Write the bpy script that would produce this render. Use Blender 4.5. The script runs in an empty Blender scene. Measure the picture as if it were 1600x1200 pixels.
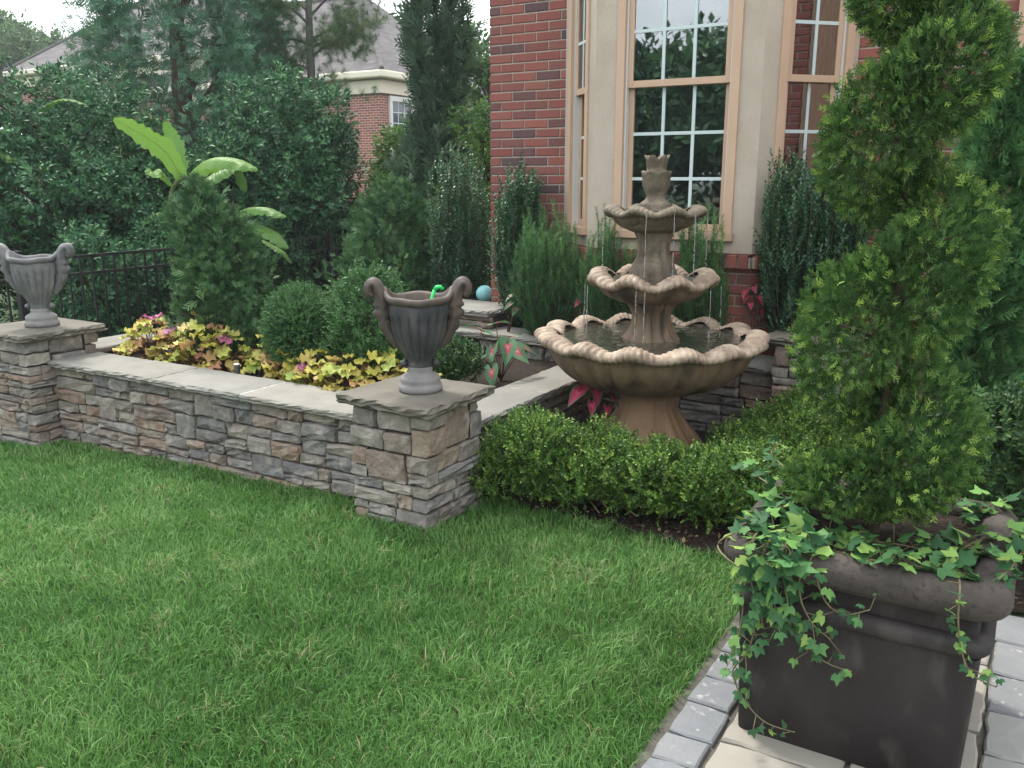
import bpy, bmesh, math, numpy as np
from mathutils import Vector
R = math.radians
rng = np.random.default_rng(11)
sc = bpy.context.scene
COL = sc.collection

# ---------------------------------------------------------------- camera, sky, sun, exposure
FPX, PITCH, YAW, CAMH = 1358.0, R(13.3), R(30.7), 1.6
cam = bpy.data.cameras.new('camera'); cam_o = bpy.data.objects.new('camera', cam); COL.objects.link(cam_o)
cam.sensor_width = 36.0; cam.lens = FPX / 1600 * 36.0; cam.clip_end = 2000; cam.clip_start = 0.05
cam_o.location = (0, 0, CAMH); cam_o.rotation_euler = (R(90) - PITCH, 0, YAW)
sc.camera = cam_o

SUN_EL, SUN_AZ = R(58), R(-62)          # azimuth from +Y, negative = towards -X
w = bpy.data.worlds.new('World'); sc.world = w; w.use_nodes = True
nt = w.node_tree; nt.nodes.clear()
wo = nt.nodes.new('ShaderNodeOutputWorld'); bg = nt.nodes.new('ShaderNodeBackground')
sky = nt.nodes.new('ShaderNodeTexSky'); sky.sky_type = 'NISHITA'; sky.sun_disc = False
sky.sun_elevation = SUN_EL; sky.sun_rotation = SUN_AZ; sky.dust_density = 2.0; sky.air_density = 1.0
tc = nt.nodes.new('ShaderNodeTexCoord'); nz = nt.nodes.new('ShaderNodeTexNoise')
nz.inputs['Scale'].default_value = 3.2; nz.inputs['Detail'].default_value = 6; nz.inputs['Roughness'].default_value = .55
nt.links.new(tc.outputs['Generated'], nz.inputs['Vector'])
rp = nt.nodes.new('ShaderNodeValToRGB'); rp.color_ramp.elements[0].position = .30; rp.color_ramp.elements[1].position = .52
rp.color_ramp.elements[0].color = (.35, .35, .35, 1); rp.color_ramp.elements[1].color = (1, 1, 1, 1)
nt.links.new(nz.outputs['Fac'], rp.inputs['Fac'])
mx = nt.nodes.new('ShaderNodeMix'); mx.data_type = 'RGBA'
nt.links.new(rp.outputs['Color'], mx.inputs['Factor']); nt.links.new(sky.outputs['Color'], mx.inputs['A'])
mx.inputs['B'].default_value = (11.5, 12.0, 12.4, 1)
nt.links.new(mx.outputs['Result'], bg.inputs['Color']); bg.inputs['Strength'].default_value = 0.078
nt.links.new(bg.outputs['Background'], wo.inputs['Surface'])

sl = bpy.data.lights.new('sun', 'SUN'); sl.energy = 1.5; sl.angle = R(10); sl.color = (1.0, .95, .87)
so = bpy.data.objects.new('sun', sl); COL.objects.link(so)
sdir = Vector((math.sin(SUN_AZ) * math.cos(SUN_EL), math.cos(SUN_AZ) * math.cos(SUN_EL), math.sin(SUN_EL)))
so.rotation_euler = sdir.to_track_quat('Z', 'Y').to_euler(); so.location = (-6, 3, 12)

sc.view_settings.view_transform = 'Standard'; sc.view_settings.look = 'None'
sc.view_settings.exposure = 1.5; sc.view_settings.gamma = 1.0
sc.render.engine = 'CYCLES'; cy = sc.cycles
cy.use_denoising = True; cy.max_bounces = 6; cy.diffuse_bounces = 3; cy.glossy_bounces = 3
cy.transmission_bounces = 5; cy.transparent_max_bounces = 10; cy.caustics_reflective = False; cy.caustics_refractive = False

# ---------------------------------------------------------------- helpers
_f = np.array([-math.sin(YAW) * math.cos(PITCH), math.cos(YAW) * math.cos(PITCH), -math.sin(PITCH)])
_r = np.array([math.cos(YAW), math.sin(YAW), 0.]); _u = np.cross(_r, _f)
_C = np.array([0, 0, CAMH])
def _ray(x, y): return _f + (x - 800) / FPX * _r - (y - 600) / FPX * _u
def at(x, y, d):
    v = _ray(x, y); return _C + v * d / (v[0] * -math.sin(YAW) + v[1] * math.cos(YAW))
def atY(x, y, yy): v = _ray(x, y); return _C + v * yy / v[1]
def atz(x, y, z): v = _ray(x, y); return _C + v * (z - CAMH) / v[2]

WL = {}
def tag(o, label=None, cat=None, group=None, kind=None):
    if label: o['label'] = label
    if cat: o['category'] = cat
    if group: o['group'] = group
    if kind: o['kind'] = kind
    return o
def thing(name, label, cat, loc=(0, 0, 0), group=None, kind=None):
    o = bpy.data.objects.new(name, None); COL.objects.link(o); o.location = loc; o.empty_display_size = .1
    WL[o.name] = np.array(loc, float)
    return tag(o, label, cat, group, kind)
def rawmesh(name, V, F, smooth=False, attrs=None):
    V = np.asarray(V, np.float32)
    me = bpy.data.meshes.new(name)
    if isinstance(F, np.ndarray):
        k = F.shape[1]
        me.vertices.add(len(V)); me.vertices.foreach_set('co', V.ravel())
        me.loops.add(F.size); me.loops.foreach_set('vertex_index', F.astype(np.int32).ravel())
        me.polygons.add(len(F)); me.polygons.foreach_set('loop_start', np.arange(0, F.size, k, dtype=np.int32))
        me.update(calc_edges=True); me.validate()
    else:
        me.from_pydata([tuple(map(float, v)) for v in V], [], [tuple(map(int, f)) for f in F]); me.update()
    if smooth: me.polygons.foreach_set('use_smooth', np.ones(len(me.polygons), bool))
    for nm, (dom, arr) in (attrs or {}).items():
        a = me.attributes.new(nm, 'FLOAT', dom); a.data.foreach_set('value', np.asarray(arr, np.float32))
    return me
def put(name, me, mat, parent=None, loc=(0, 0, 0), rz=0, scale=None, rot=None):
    """link mesh data as an object at WORLD loc"""
    o = bpy.data.objects.new(name, me); COL.objects.link(o)
    if mat is not None and len(me.materials) == 0: me.materials.append(mat)
    loc = np.array(loc, float); base = WL[parent.name] if parent else np.zeros(3)
    if parent: o.parent = parent
    o.location = loc - base; WL[o.name] = loc
    if rot is not None: o.rotation_euler = rot
    elif rz: o.rotation_euler = (0, 0, rz)
    if scale is not None: o.scale = scale if hasattr(scale, '__len__') else (scale,) * 3
    return o
def mesh(name, V, F, mat, parent=None, smooth=False, attrs=None, org=None):
    V = np.asarray(V, float)
    if org is None:
        lo, hi = V.min(0), V.max(0); org = np.array([(lo[0] + hi[0]) / 2, (lo[1] + hi[1]) / 2, lo[2]])
    return put(name, rawmesh(name, V - org, F, smooth, attrs), mat, parent, org)
class MB:
    def __init__(s): s.V = []; s.F = []
    def add(s, V, F):
        n = len(s.V); s.V += [tuple(v) for v in V]; s.F += [tuple(int(i) + n for i in f) for f in F]; return s
    def box(s, lo, hi, org=(0, 0), ang=0):
        V = np.array([[x, y, z] for z in (lo[2], hi[2]) for y in (lo[1], hi[1]) for x in (lo[0], hi[0])], float)
        c, n = math.cos(ang), math.sin(ang)
        X = V[:, 0] * c - V[:, 1] * n + org[0]; Y = V[:, 0] * n + V[:, 1] * c + org[1]
        return s.add(np.c_[X, Y, V[:, 2]], [(0, 2, 3, 1), (4, 5, 7, 6), (0, 1, 5, 4), (2, 6, 7, 3), (0, 4, 6, 2), (1, 3, 7, 5)])
    def tube(s, P, r, seg=6, cap=True):
        V, F = tube(P, r, seg, cap); return s.add(V, F)
    def build(s, name, mat, parent=None, smooth=False, bevel=0, org=None):
        o = mesh(name, s.V, s.F, mat, parent, smooth, org=org)
        if bevel:
            m = o.modifiers.new('bevel', 'BEVEL'); m.width = bevel; m.segments = 2; m.limit_method = 'ANGLE'
        return o
def tube(P, r, seg=6, cap=True):
    P = np.asarray(P, float); n = len(P); r = np.broadcast_to(np.asarray(r, float), (n,))
    T = np.gradient(P, axis=0); T /= np.linalg.norm(T, axis=1, keepdims=True) + 1e-9
    ref = np.array([.31, .17, .93]) if abs(T[0][2]) < .9 else np.array([1., .1, 0])
    V = []
    for i in range(n):
        a = np.cross(T[i], ref); a /= np.linalg.norm(a) + 1e-9; b = np.cross(T[i], a)
        for k in range(seg):
            t = 2 * math.pi * k / seg; V.append(P[i] + r[i] * (math.cos(t) * a + math.sin(t) * b))
    F = [(i * seg + k, i * seg + (k + 1) % seg, (i + 1) * seg + (k + 1) % seg, (i + 1) * seg + k) for i in range(n - 1) for k in range(seg)]
    if cap: F += [tuple(range(seg))[::-1], tuple(range((n - 1) * seg, n * seg))]
    return V, F
def spline(pts, n=24):
    P = np.asarray(pts, float); m = len(P); t = np.linspace(0, m - 1, n); out = []
    for s in t:
        i = min(int(s), m - 2); f = s - i
        p0, p1, p2, p3 = P[max(i - 1, 0)], P[i], P[i + 1], P[min(i + 2, m - 1)]
        out.append(.5 * ((2 * p1) + (-p0 + p2) * f + (2 * p0 - 5 * p1 + 4 * p2 - p3) * f * f + (-p0 + 3 * p1 - 3 * p2 + p3) * f ** 3))
    return np.array(out)
def grid_faces(nr, nc, wrap=False):
    F = []
    for i in range(nr - 1):
        for j in range(nc if wrap else nc - 1):
            j2 = (j + 1) % nc; F.append((i * nc + j, i * nc + j2, (i + 1) * nc + j2, (i + 1) * nc + j))
    return np.array(F)

# ---------------------------------------------------------------- materials
def newmat(name):
    m = bpy.data.materials.new(name); m.use_nodes = True; t = m.node_tree
    b = t.nodes['Principled BSDF']; return m, t, b
def rampnode(t, cols, pos=None):
    n = t.nodes.new('ShaderNodeValToRGB'); e = n.color_ramp.elements
    k = len(cols); pos = pos or [i / (k - 1) for i in range(k)]
    while len(e) < k: e.new(.5)
    for i in range(k): e[i].position = pos[i]; e[i].color = (*cols[i], 1)
    return n
def surf(name, cols, rnd=None, ns=6., rough=.75, bs=60., bump=.3, spec=.3, pos=None, dist=.006, mixf=.55, stretch=None, ns2=None, cols2=None, pos2=None):
    m, t, b = newmat(name); L = t.links
    tc = t.nodes.new('ShaderNodeTexCoord'); oi = t.nodes.new('ShaderNodeObjectInfo')
    off = t.nodes.new('ShaderNodeVectorMath'); off.operation = 'MULTIPLY_ADD'
    off.inputs[1].default_value = stretch or (1, 1, 1)
    sc1 = t.nodes.new('ShaderNodeMath'); sc1.operation = 'MULTIPLY'; sc1.inputs[1].default_value = 37.0
    L.new(oi.outputs['Random'], sc1.inputs[0]); L.new(tc.outputs['Object'], off.inputs[0]); L.new(sc1.outputs[0], off.inputs[2])
    n1 = t.nodes.new('ShaderNodeTexNoise'); n1.inputs['Scale'].default_value = ns; n1.inputs['Detail'].default_value = 7; n1.inputs['Roughness'].default_value = .62
    L.new(off.outputs[0], n1.inputs['Vector'])
    r1 = rampnode(t, cols, pos or [.28 + .44 * i / (len(cols) - 1) for i in range(len(cols))]); L.new(n1.outputs['Fac'], r1.inputs['Fac'])
    out = r1.outputs['Color']
    if rnd:
        r2 = rampnode(t, rnd); L.new(oi.outputs['Random'], r2.inputs['Fac'])
        mm = t.nodes.new('ShaderNodeMix'); mm.data_type = 'RGBA'; mm.inputs['Factor'].default_value = mixf
        L.new(out, mm.inputs['A']); L.new(r2.outputs['Color'], mm.inputs['B']); out = mm.outputs['Result']
    if ns2:
        n3 = t.nodes.new('ShaderNodeTexNoise'); n3.inputs['Scale'].default_value = ns2; n3.inputs['Detail'].default_value = 5
        L.new(off.outputs[0], n3.inputs['Vector'])
        r3 = rampnode(t, [(0, 0, 0), (1, 1, 1)], pos2 or [.5, .68]); L.new(n3.outputs['Fac'], r3.inputs['Fac'])
        mm = t.nodes.new('ShaderNodeMix'); mm.data_type = 'RGBA'; L.new(r3.outputs['Color'], mm.inputs['Factor'])
        L.new(out, mm.inputs['A']); mm.inputs['B'].default_value = (*cols2, 1); out = mm.outputs['Result']
    L.new(out, b.inputs['Base Color']); b.inputs['Roughness'].default_value = rough; b.inputs['Specular IOR Level'].default_value = spec
    if bump:
        n2 = t.nodes.new('ShaderNodeTexNoise'); n2.inputs['Scale'].default_value = bs; n2.inputs['Detail'].default_value = 6
        L.new(off.outputs[0], n2.inputs['Vector'])
        bp = t.nodes.new('ShaderNodeBump'); bp.inputs['Strength'].default_value = bump; bp.inputs['Distance'].default_value = dist
        L.new(n2.outputs['Fac'], bp.inputs['Height']); L.new(bp.outputs['Normal'], b.inputs['Normal'])
    return m
def leafmat(name, cols, pos=None, trans=.3, rough=.45, attr='tint', objrand=False, spec=.35, tcol=None):
    m, t, b = newmat(name); L = t.links
    if objrand:
        a = t.nodes.new('ShaderNodeObjectInfo'); src = a.outputs['Random']
    else:
        a = t.nodes.new('ShaderNodeAttribute'); a.attribute_name = attr; src = a.outputs['Fac']
    r = rampnode(t, cols, pos); L.new(src, r.inputs['Fac']); L.new(r.outputs['Color'], b.inputs['Base Color'])
    b.inputs['Roughness'].default_value = rough; b.inputs['Specular IOR Level'].default_value = spec
    tr = t.nodes.new('ShaderNodeBsdfTranslucent'); L.new(r.outputs['Color'], tr.inputs['Color'])
    if tcol:
        mm = t.nodes.new('ShaderNodeMix'); mm.data_type = 'RGBA'; mm.blend_type = 'MULTIPLY'; mm.inputs['Factor'].default_value = 1
        L.new(r.outputs['Color'], mm.inputs['A']); mm.inputs['B'].default_value = (*tcol, 1); L.new(mm.outputs['Result'], tr.inputs['Color'])
    ms = t.nodes.new('ShaderNodeMixShader'); ms.inputs[0].default_value = trans
    L.new(b.outputs[0], ms.inputs[1]); L.new(tr.outputs[0], ms.inputs[2])
    L.new(ms.outputs[0], t.nodes['Material Output'].inputs['Surface'])
    return m
def plain(name, col, rough=.5, spec=.4, metallic=0):
    m, t, b = newmat(name); b.inputs['Base Color'].default_value = (*col, 1); b.inputs['Roughness'].default_value = rough
    b.inputs['Specular IOR Level'].default_value = spec; b.inputs['Metallic'].default_value = metallic; return m

M = {}
M['soil'] = surf('mulch', [(.010, .007, .005), (.03, .02, .014), (.055, .038, .027)], ns=30, bs=70, bump=1, dist=.03, rough=.9)
M['lawn_soil'] = surf('lawn_soil', [(.018, .035, .010), (.035, .065, .018), (.05, .07, .025)], ns=9, bs=90, bump=.8, dist=.02, rough=.95)
M['stone'] = surf('ledgestone', [(0.064, 0.060, 0.061), (0.180, 0.164, 0.145), (0.359, 0.323, 0.277)],
                  rnd=[(0.138, 0.139, 0.150), (0.222, 0.213, 0.209), (0.285, 0.248, 0.204), (0.169, 0.148, 0.136), (0.317, 0.223, 0.154), (0.212, 0.208, 0.204), (0.380, 0.338, 0.281), (0.106, 0.104, 0.108), (0.306, 0.184, 0.122), (0.201, 0.188, 0.181)],
                  ns=16, bs=28, bump=1.0, dist=.016, rough=.88, mixf=.58, ns2=11, cols2=(0.402, 0.362, 0.309), pos2=[.55, .78])
M['mortar_dark'] = surf('backing_mortar', [(.03, .03, .03), (.07, .065, .06)], ns=20, bs=50, rough=.95)
M['flag'] = surf('flagstone', [(0.145, 0.140, 0.118), (0.213, 0.204, 0.177), (0.272, 0.258, 0.227)], rnd=[(0.173, 0.167, 0.140), (0.254, 0.241, 0.208), (0.213, 0.208, 0.195)], ns=5, bs=35, bump=.35, dist=.008, rough=.8, mixf=.45, ns2=3.5, cols2=(0.154, 0.150, 0.136), pos2=[.55, .8])
M['pillar_flag'] = surf('pillar_flagstone', [(0.097, 0.088, 0.071), (0.139, 0.126, 0.101), (0.176, 0.164, 0.134)], ns=5, bs=35, bump=.35, dist=.008, rough=.8, ns2=3.5, cols2=(0.101, 0.092, 0.080), pos2=[.55, .8])
M['white_mortar'] = surf('pale_mortar', [(0.378, 0.370, 0.353), (0.504, 0.496, 0.479)], ns=30, bs=60, rough=.9)
M['brick'] = surf('brick', [(0.143, 0.049, 0.042), (0.224, 0.080, 0.064), (0.285, 0.118, 0.094)],
                  rnd=[(0.254, 0.080, 0.068), (0.204, 0.066, 0.058), (0.295, 0.103, 0.077), (0.224, 0.076, 0.064), (0.056, 0.050, 0.062), (0.254, 0.091, 0.073), (0.183, 0.071, 0.061), (0.275, 0.107, 0.083), (0.051, 0.049, 0.061), (0.233, 0.080, 0.066), (0.204, 0.073, 0.062)],
                  ns=22, bs=120, bump=.4, dist=.003, rough=.85, mixf=.84)
M['mortar'] = surf('mortar', [(0.319, 0.286, 0.244), (0.437, 0.395, 0.344)], ns=20, bs=150, bump=.4, dist=.003, rough=.95)
M['stucco'] = surf('stucco', [(0.397, 0.338, 0.273), (0.453, 0.388, 0.319), (0.490, 0.425, 0.355)], ns=3, bs=160, bump=.55, dist=.006, rough=.9, ns2=90, cols2=(0.363, 0.303, 0.242), pos2=[.6, .72])
M['casing'] = surf('tan_casing', [(0.484, 0.331, 0.230), (0.535, 0.371, 0.264)], ns=3, bs=60, bump=.05, rough=.5, dist=.002)
M['panel'] = surf('brown_panel', [(.30, .175, .12), (.34, .205, .145)], ns=3, bs=60, bump=.05, rough=.5, dist=.002)
M['muntin'] = plain('pale_muntin', (0.521, 0.605, 0.605), .4)
M['white'] = plain('white_trim', (0.605, 0.605, 0.588), .5)
M['dark_room'] = plain('dark_room', (.03, .03, .033), .9)
M['curtain'] = surf('curtain', [(.13, .13, .12), (.2, .2, .19)], ns=4, bs=30, stretch=(14, 14, .4), rough=.9)
def glassmat():
    m, t, b = newmat('window_glass'); t.nodes.remove(b); L = t.links
    g = t.nodes.new('ShaderNodeBsdfGlossy'); g.inputs['Roughness'].default_value = 0.015; g.inputs['Color'].default_value = (.9, .95, .97, 1)
    tr = t.nodes.new('ShaderNodeBsdfTransparent'); tr.inputs['Color'].default_value = (.72, .78, .78, 1)
    fr = t.nodes.new('ShaderNodeFresnel'); fr.inputs['IOR'].default_value = 2.1
    mp = t.nodes.new('ShaderNodeMath'); mp.operation = 'MULTIPLY_ADD'; mp.inputs[1].default_value = 1.0; mp.inputs[2].default_value = .16; mp.use_clamp = True
    L.new(fr.outputs[0], mp.inputs[0])
    ms = t.nodes.new('ShaderNodeMixShader'); L.new(mp.outputs[0], ms.inputs[0]); L.new(tr.outputs[0], ms.inputs[1]); L.new(g.outputs[0], ms.inputs[2])
    L.new(ms.outputs[0], t.nodes['Material Output'].inputs['Surface']); return m
M['glass'] = glassmat()
M['fountain'] = surf('cast_stone', [(0.115, 0.077, 0.048), (0.209, 0.144, 0.090), (0.311, 0.219, 0.141)], ns=9, bs=38, bump=.8, dist=.008, rough=.6, spec=.45, ns2=9, cols2=(.045, .034, .022), pos2=[.46, .66], stretch=(1, 1, .14))
M['fountain_top'] = surf('weathered_cast_stone', [(0.085, 0.067, 0.048), (0.157, 0.129, 0.093), (0.266, 0.224, 0.164)], ns=12, bs=38, bump=.85, dist=.010, rough=.75, ns2=6, cols2=(0.060, 0.052, 0.035), pos2=[.48, .75])
M['fountain_rim'] = surf('pale_cast_stone', [(0.154, 0.112, 0.081), (0.321, 0.246, 0.185), (0.510, 0.420, 0.323)], ns=14, bs=45, bump=.7, dist=.008, rough=.7, ns2=6, cols2=(0.154, 0.112, 0.078), pos2=[.5, .75])
M['fountain_base'] = surf('ochre_cast_stone', [(0.189, 0.116, 0.065), (0.284, 0.179, 0.103), (0.347, 0.231, 0.142)], ns=7, bs=70, bump=.4, dist=.006, rough=.7, ns2=3, cols2=(0.210, 0.147, 0.095), pos2=[.52, .8])
M['urn'] = surf('urn_stone', [(0.027, 0.028, 0.032), (0.053, 0.054, 0.058), (0.098, 0.095, 0.093)], ns=9, bs=60, bump=.3, dist=.004, rough=.6, ns2=4, cols2=(0.111, 0.102, 0.093), pos2=[.55, .8])
M['urn_rim'] = surf('urn_rim_stone', [(0.047, 0.041, 0.038), (0.085, 0.068, 0.058), (0.145, 0.106, 0.081)], ns=9, bs=60, bump=.3, dist=.004, rough=.6)
M['urn_base'] = surf('urn_base_stone', [(0.134, 0.130, 0.130), (0.202, 0.193, 0.189), (0.252, 0.239, 0.227)], ns=9, bs=60, bump=.3, dist=.004, rough=.65)
M['urn_pale'] = surf('pale_urn_stone', [(0.084, 0.088, 0.097), (0.143, 0.143, 0.147), (0.218, 0.210, 0.202)], ns=9, bs=60, bump=.3, dist=.004, rough=.65)
M['planter'] = surf('planter_cast_stone', [(0.017, 0.014, 0.014), (0.026, 0.022, 0.022), (0.044, 0.036, 0.034)], ns=4, bs=110, bump=.35, dist=.003, rough=.6, ns2=14, cols2=(0.065, 0.056, 0.052), pos2=[.54, .74], stretch=(1, 1, .5))
M['planter_rim'] = surf('planter_rim_stone', [(0.036, 0.031, 0.027), (0.061, 0.051, 0.044), (0.090, 0.076, 0.065)], ns=9, bs=60, bump=.9, dist=.005, rough=.8, ns2=60, cols2=(0.032, 0.027, 0.024), pos2=[.56, .7])
M['paver_grey'] = surf('grey_paver', [(0.132, 0.142, 0.151), (0.180, 0.185, 0.194), (0.227, 0.228, 0.228)], rnd=[(0.142, 0.155, 0.166), (0.203, 0.206, 0.205), (0.170, 0.172, 0.174)], ns=7, bs=60, bump=.45, dist=.005, rough=.8, ns2=24, cols2=(0.492, 0.473, 0.441), pos2=[.62, .78])
M['paver_tan'] = surf('tan_flag', [(0.210, 0.193, 0.160), (0.269, 0.248, 0.210), (0.319, 0.298, 0.256)], rnd=[(0.235, 0.218, 0.181), (0.294, 0.273, 0.239)], ns=4, bs=45, bump=.3, dist=.005, rough=.8)
M['paver_pale'] = surf('pale_flag', [(0.210, 0.210, 0.193), (0.260, 0.260, 0.244), (0.311, 0.311, 0.290)], rnd=[(0.227, 0.227, 0.214), (0.286, 0.281, 0.265)], ns=4, bs=45, bump=.3, dist=.005, rough=.8)
M['joint'] = surf('joint_sand', [(.07, .065, .055), (.13, .12, .10)], ns=30, bs=80, rough=.95)
M['bark'] = surf('bark', [(.04, .028, .02), (.09, .065, .048)], ns=12, bs=40, bump=.8, dist=.01, rough=.95, stretch=(3, 3, .5))
M['bark_grey'] = surf('grey_bark', [(.07, .065, .06), (.15, .14, .13)], ns=12, bs=40, bump=.8, dist=.01, rough=.95, stretch=(3, 3, .5))
M['black'] = plain('black_metal', (.012, .012, .013), .45)
M['green_plastic'] = plain('green_plastic', (.02, .50, .12), .35)
M['teal'] = plain('turquoise_glaze', (.22, .48, .50), .3)
M['white_cap'] = plain('white_plastic', (.75, .75, .75), .4)
M['roof'] = surf('shingle_roof', [(.075, .068, .072), (.125, .115, .117), (.18, .165, .163)], ns=1.6, bs=14, bump=.6, dist=.03, rough=.9, stretch=(1.5, 1.5, 9))
M['cream'] = plain('cream_trim', (.62, .58, .47), .6)
M['grass'] = leafmat('grass_blades', [(0.054, 0.145, 0.032), (0.091, 0.222, 0.049), (0.136, 0.283, 0.069), (0.205, 0.356, 0.116), (0.323, 0.312, 0.162)], [0, .3, .62, .93, 1], trans=.28, rough=.5, spec=.3)
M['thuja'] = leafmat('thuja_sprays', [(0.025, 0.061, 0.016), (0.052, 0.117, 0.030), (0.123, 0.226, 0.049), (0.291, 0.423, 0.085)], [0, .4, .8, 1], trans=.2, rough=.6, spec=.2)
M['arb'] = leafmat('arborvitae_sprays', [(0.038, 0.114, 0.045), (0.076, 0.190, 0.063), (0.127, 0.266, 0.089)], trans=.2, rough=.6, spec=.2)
M['box'] = leafmat('boxwood_leaves', [(.03, .075, .014), (.07, .155, .026), (.13, .25, .04), (.25, .36, .07)], [0, .4, .82, 1], trans=.25, rough=.4)
M['box_dark'] = leafmat('dark_boxwood_leaves', [(.018, .05, .018), (.035, .09, .028), (.06, .13, .035), (.10, .18, .05)], [0, .45, .85, 1], trans=.22, rough=.45)
M['ballshrub'] = leafmat('ball_boxwood_leaves', [(0.030, 0.091, 0.031), (0.055, 0.150, 0.044), (0.096, 0.208, 0.062)], trans=.22, rough=.5)
M['holly'] = leafmat('holly_leaves', [(0.020, 0.066, 0.033), (0.037, 0.116, 0.051), (0.064, 0.171, 0.068), (0.110, 0.248, 0.099)], [0, .45, .85, 1], trans=.15, rough=.5, spec=.25)
M['holly2'] = leafmat('holly_leaves_mid', [(.026, .078, .036), (.05, .135, .055), (.085, .20, .075), (.13, .26, .10)], [0, .45, .85, 1], trans=.15, rough=.5, spec=.25)
M['conifer'] = leafmat('conifer_sprays', [(.035, .10, .065), (.065, .16, .09), (.105, .22, .12)], trans=.15, rough=.6, spec=.2)
M['cypress'] = leafmat('cypress_sprays', [(0.031, 0.066, 0.042), (0.055, 0.105, 0.064), (0.094, 0.149, 0.083)], trans=.12, rough=.65, spec=.2)
M['pine'] = leafmat('pine_needles', [(.04, .09, .04), (.07, .13, .05), (.11, .17, .06), (.16, .15, .07)], [0, .5, .9, 1], trans=.25, rough=.5, spec=.2)
M['decid'] = leafmat('deciduous_leaves', [(.04, .09, .03), (.07, .14, .045), (.11, .19, .06)], trans=.3, rough=.5)
M['bright'] = leafmat('bright_shrub_leaves', [(.05, .12, .03), (.09, .19, .04), (.15, .26, .06)], trans=.3, rough=.5)
M['yew'] = leafmat('yew_needles', [(0.037, 0.106, 0.043), (0.069, 0.175, 0.056), (0.138, 0.288, 0.088), (0.300, 0.500, 0.163)], [0, .5, .85, 1], trans=.2, rough=.5, spec=.25)
M['skyp'] = leafmat('sky_pencil_leaves', [(0.024, 0.073, 0.037), (0.045, 0.121, 0.058), (0.086, 0.191, 0.086), (0.172, 0.304, 0.132)], [0, .5, .85, 1], trans=.18, rough=.38, spec=.45)
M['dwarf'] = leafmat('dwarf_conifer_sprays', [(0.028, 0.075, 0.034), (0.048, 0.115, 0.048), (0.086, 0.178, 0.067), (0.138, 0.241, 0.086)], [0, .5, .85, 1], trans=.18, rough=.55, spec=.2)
M['banana'] = leafmat('banana_leaf', [(.07, .20, .045), (.12, .28, .06), (.17, .33, .075)], trans=.42, rough=.4, objrand=True, tcol=(1.15, 1.1, .7))
def _ban():
    t = M['banana'].node_tree; L = t.links; b = t.nodes['Principled BSDF']; a = t.nodes.new('ShaderNodeAttribute'); a.attribute_name = 'len'
    sn = t.nodes.new('ShaderNodeMath'); sn.operation = 'MULTIPLY'; sn.inputs[1].default_value = 30; L.new(a.outputs['Fac'], sn.inputs[0])
    s2 = t.nodes.new('ShaderNodeMath'); s2.operation = 'SINE'; L.new(sn.outputs[0], s2.inputs[0])
    bp = t.nodes.new('ShaderNodeBump'); bp.inputs['Strength'].default_value = .35; bp.inputs['Distance'].default_value = .004; L.new(s2.outputs[0], bp.inputs['Height']); L.new(bp.outputs['Normal'], b.inputs['Normal'])
    src = b.inputs['Base Color'].links[0].from_socket; nzb = t.nodes.new('ShaderNodeTexNoise'); nzb.inputs['Scale'].default_value = 9; nzb.noise_dimensions = '1D'; L.new(a.outputs['Fac'], nzb.inputs['W'])
    mm = t.nodes.new('ShaderNodeMix'); mm.data_type = 'RGBA'; L.new(nzb.outputs['Fac'], mm.inputs['Factor']); L.new(src, mm.inputs['A']); mm.inputs['B'].default_value = (.19, .34, .075, 1); L.new(mm.outputs['Result'], b.inputs['Base Color'])
_ban()
M['banana_stem'] = surf('banana_stem', [(.05, .08, .03), (.10, .14, .05)], ns=8, bs=30, rough=.5)
M['banana_rib'] = plain('banana_midrib', (.20, .30, .07), .5)
M['ivy'] = leafmat('ivy_leaf', [(.026, .085, .034), (.045, .13, .048), (.08, .20, .065), (.16, .32, .08), (.25, .37, .09)], [0, .38, .6, .85, 1], trans=.22, rough=.55, objrand=True, spec=.22)
M['vine'] = plain('ivy_vine', (.17, .15, .075), .6)
M['heuchera'] = leafmat('heuchera_leaf', [(0.465, 0.445, 0.075), (0.551, 0.508, 0.106), (0.402, 0.445, 0.084), (0.487, 0.318, 0.127), (0.423, 0.212, 0.117), (0.571, 0.529, 0.117), (0.318, 0.127, 0.095), (0.508, 0.465, 0.084), (0.318, 0.402, 0.084), (0.551, 0.508, 0.148)], trans=.28, rough=.5, objrand=True)
M['pink_leaf'] = leafmat('pink_leaf', [(.36, .09, .19), (.44, .14, .28), (.30, .10, .12)], trans=.25, rough=.5, objrand=True)
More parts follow.
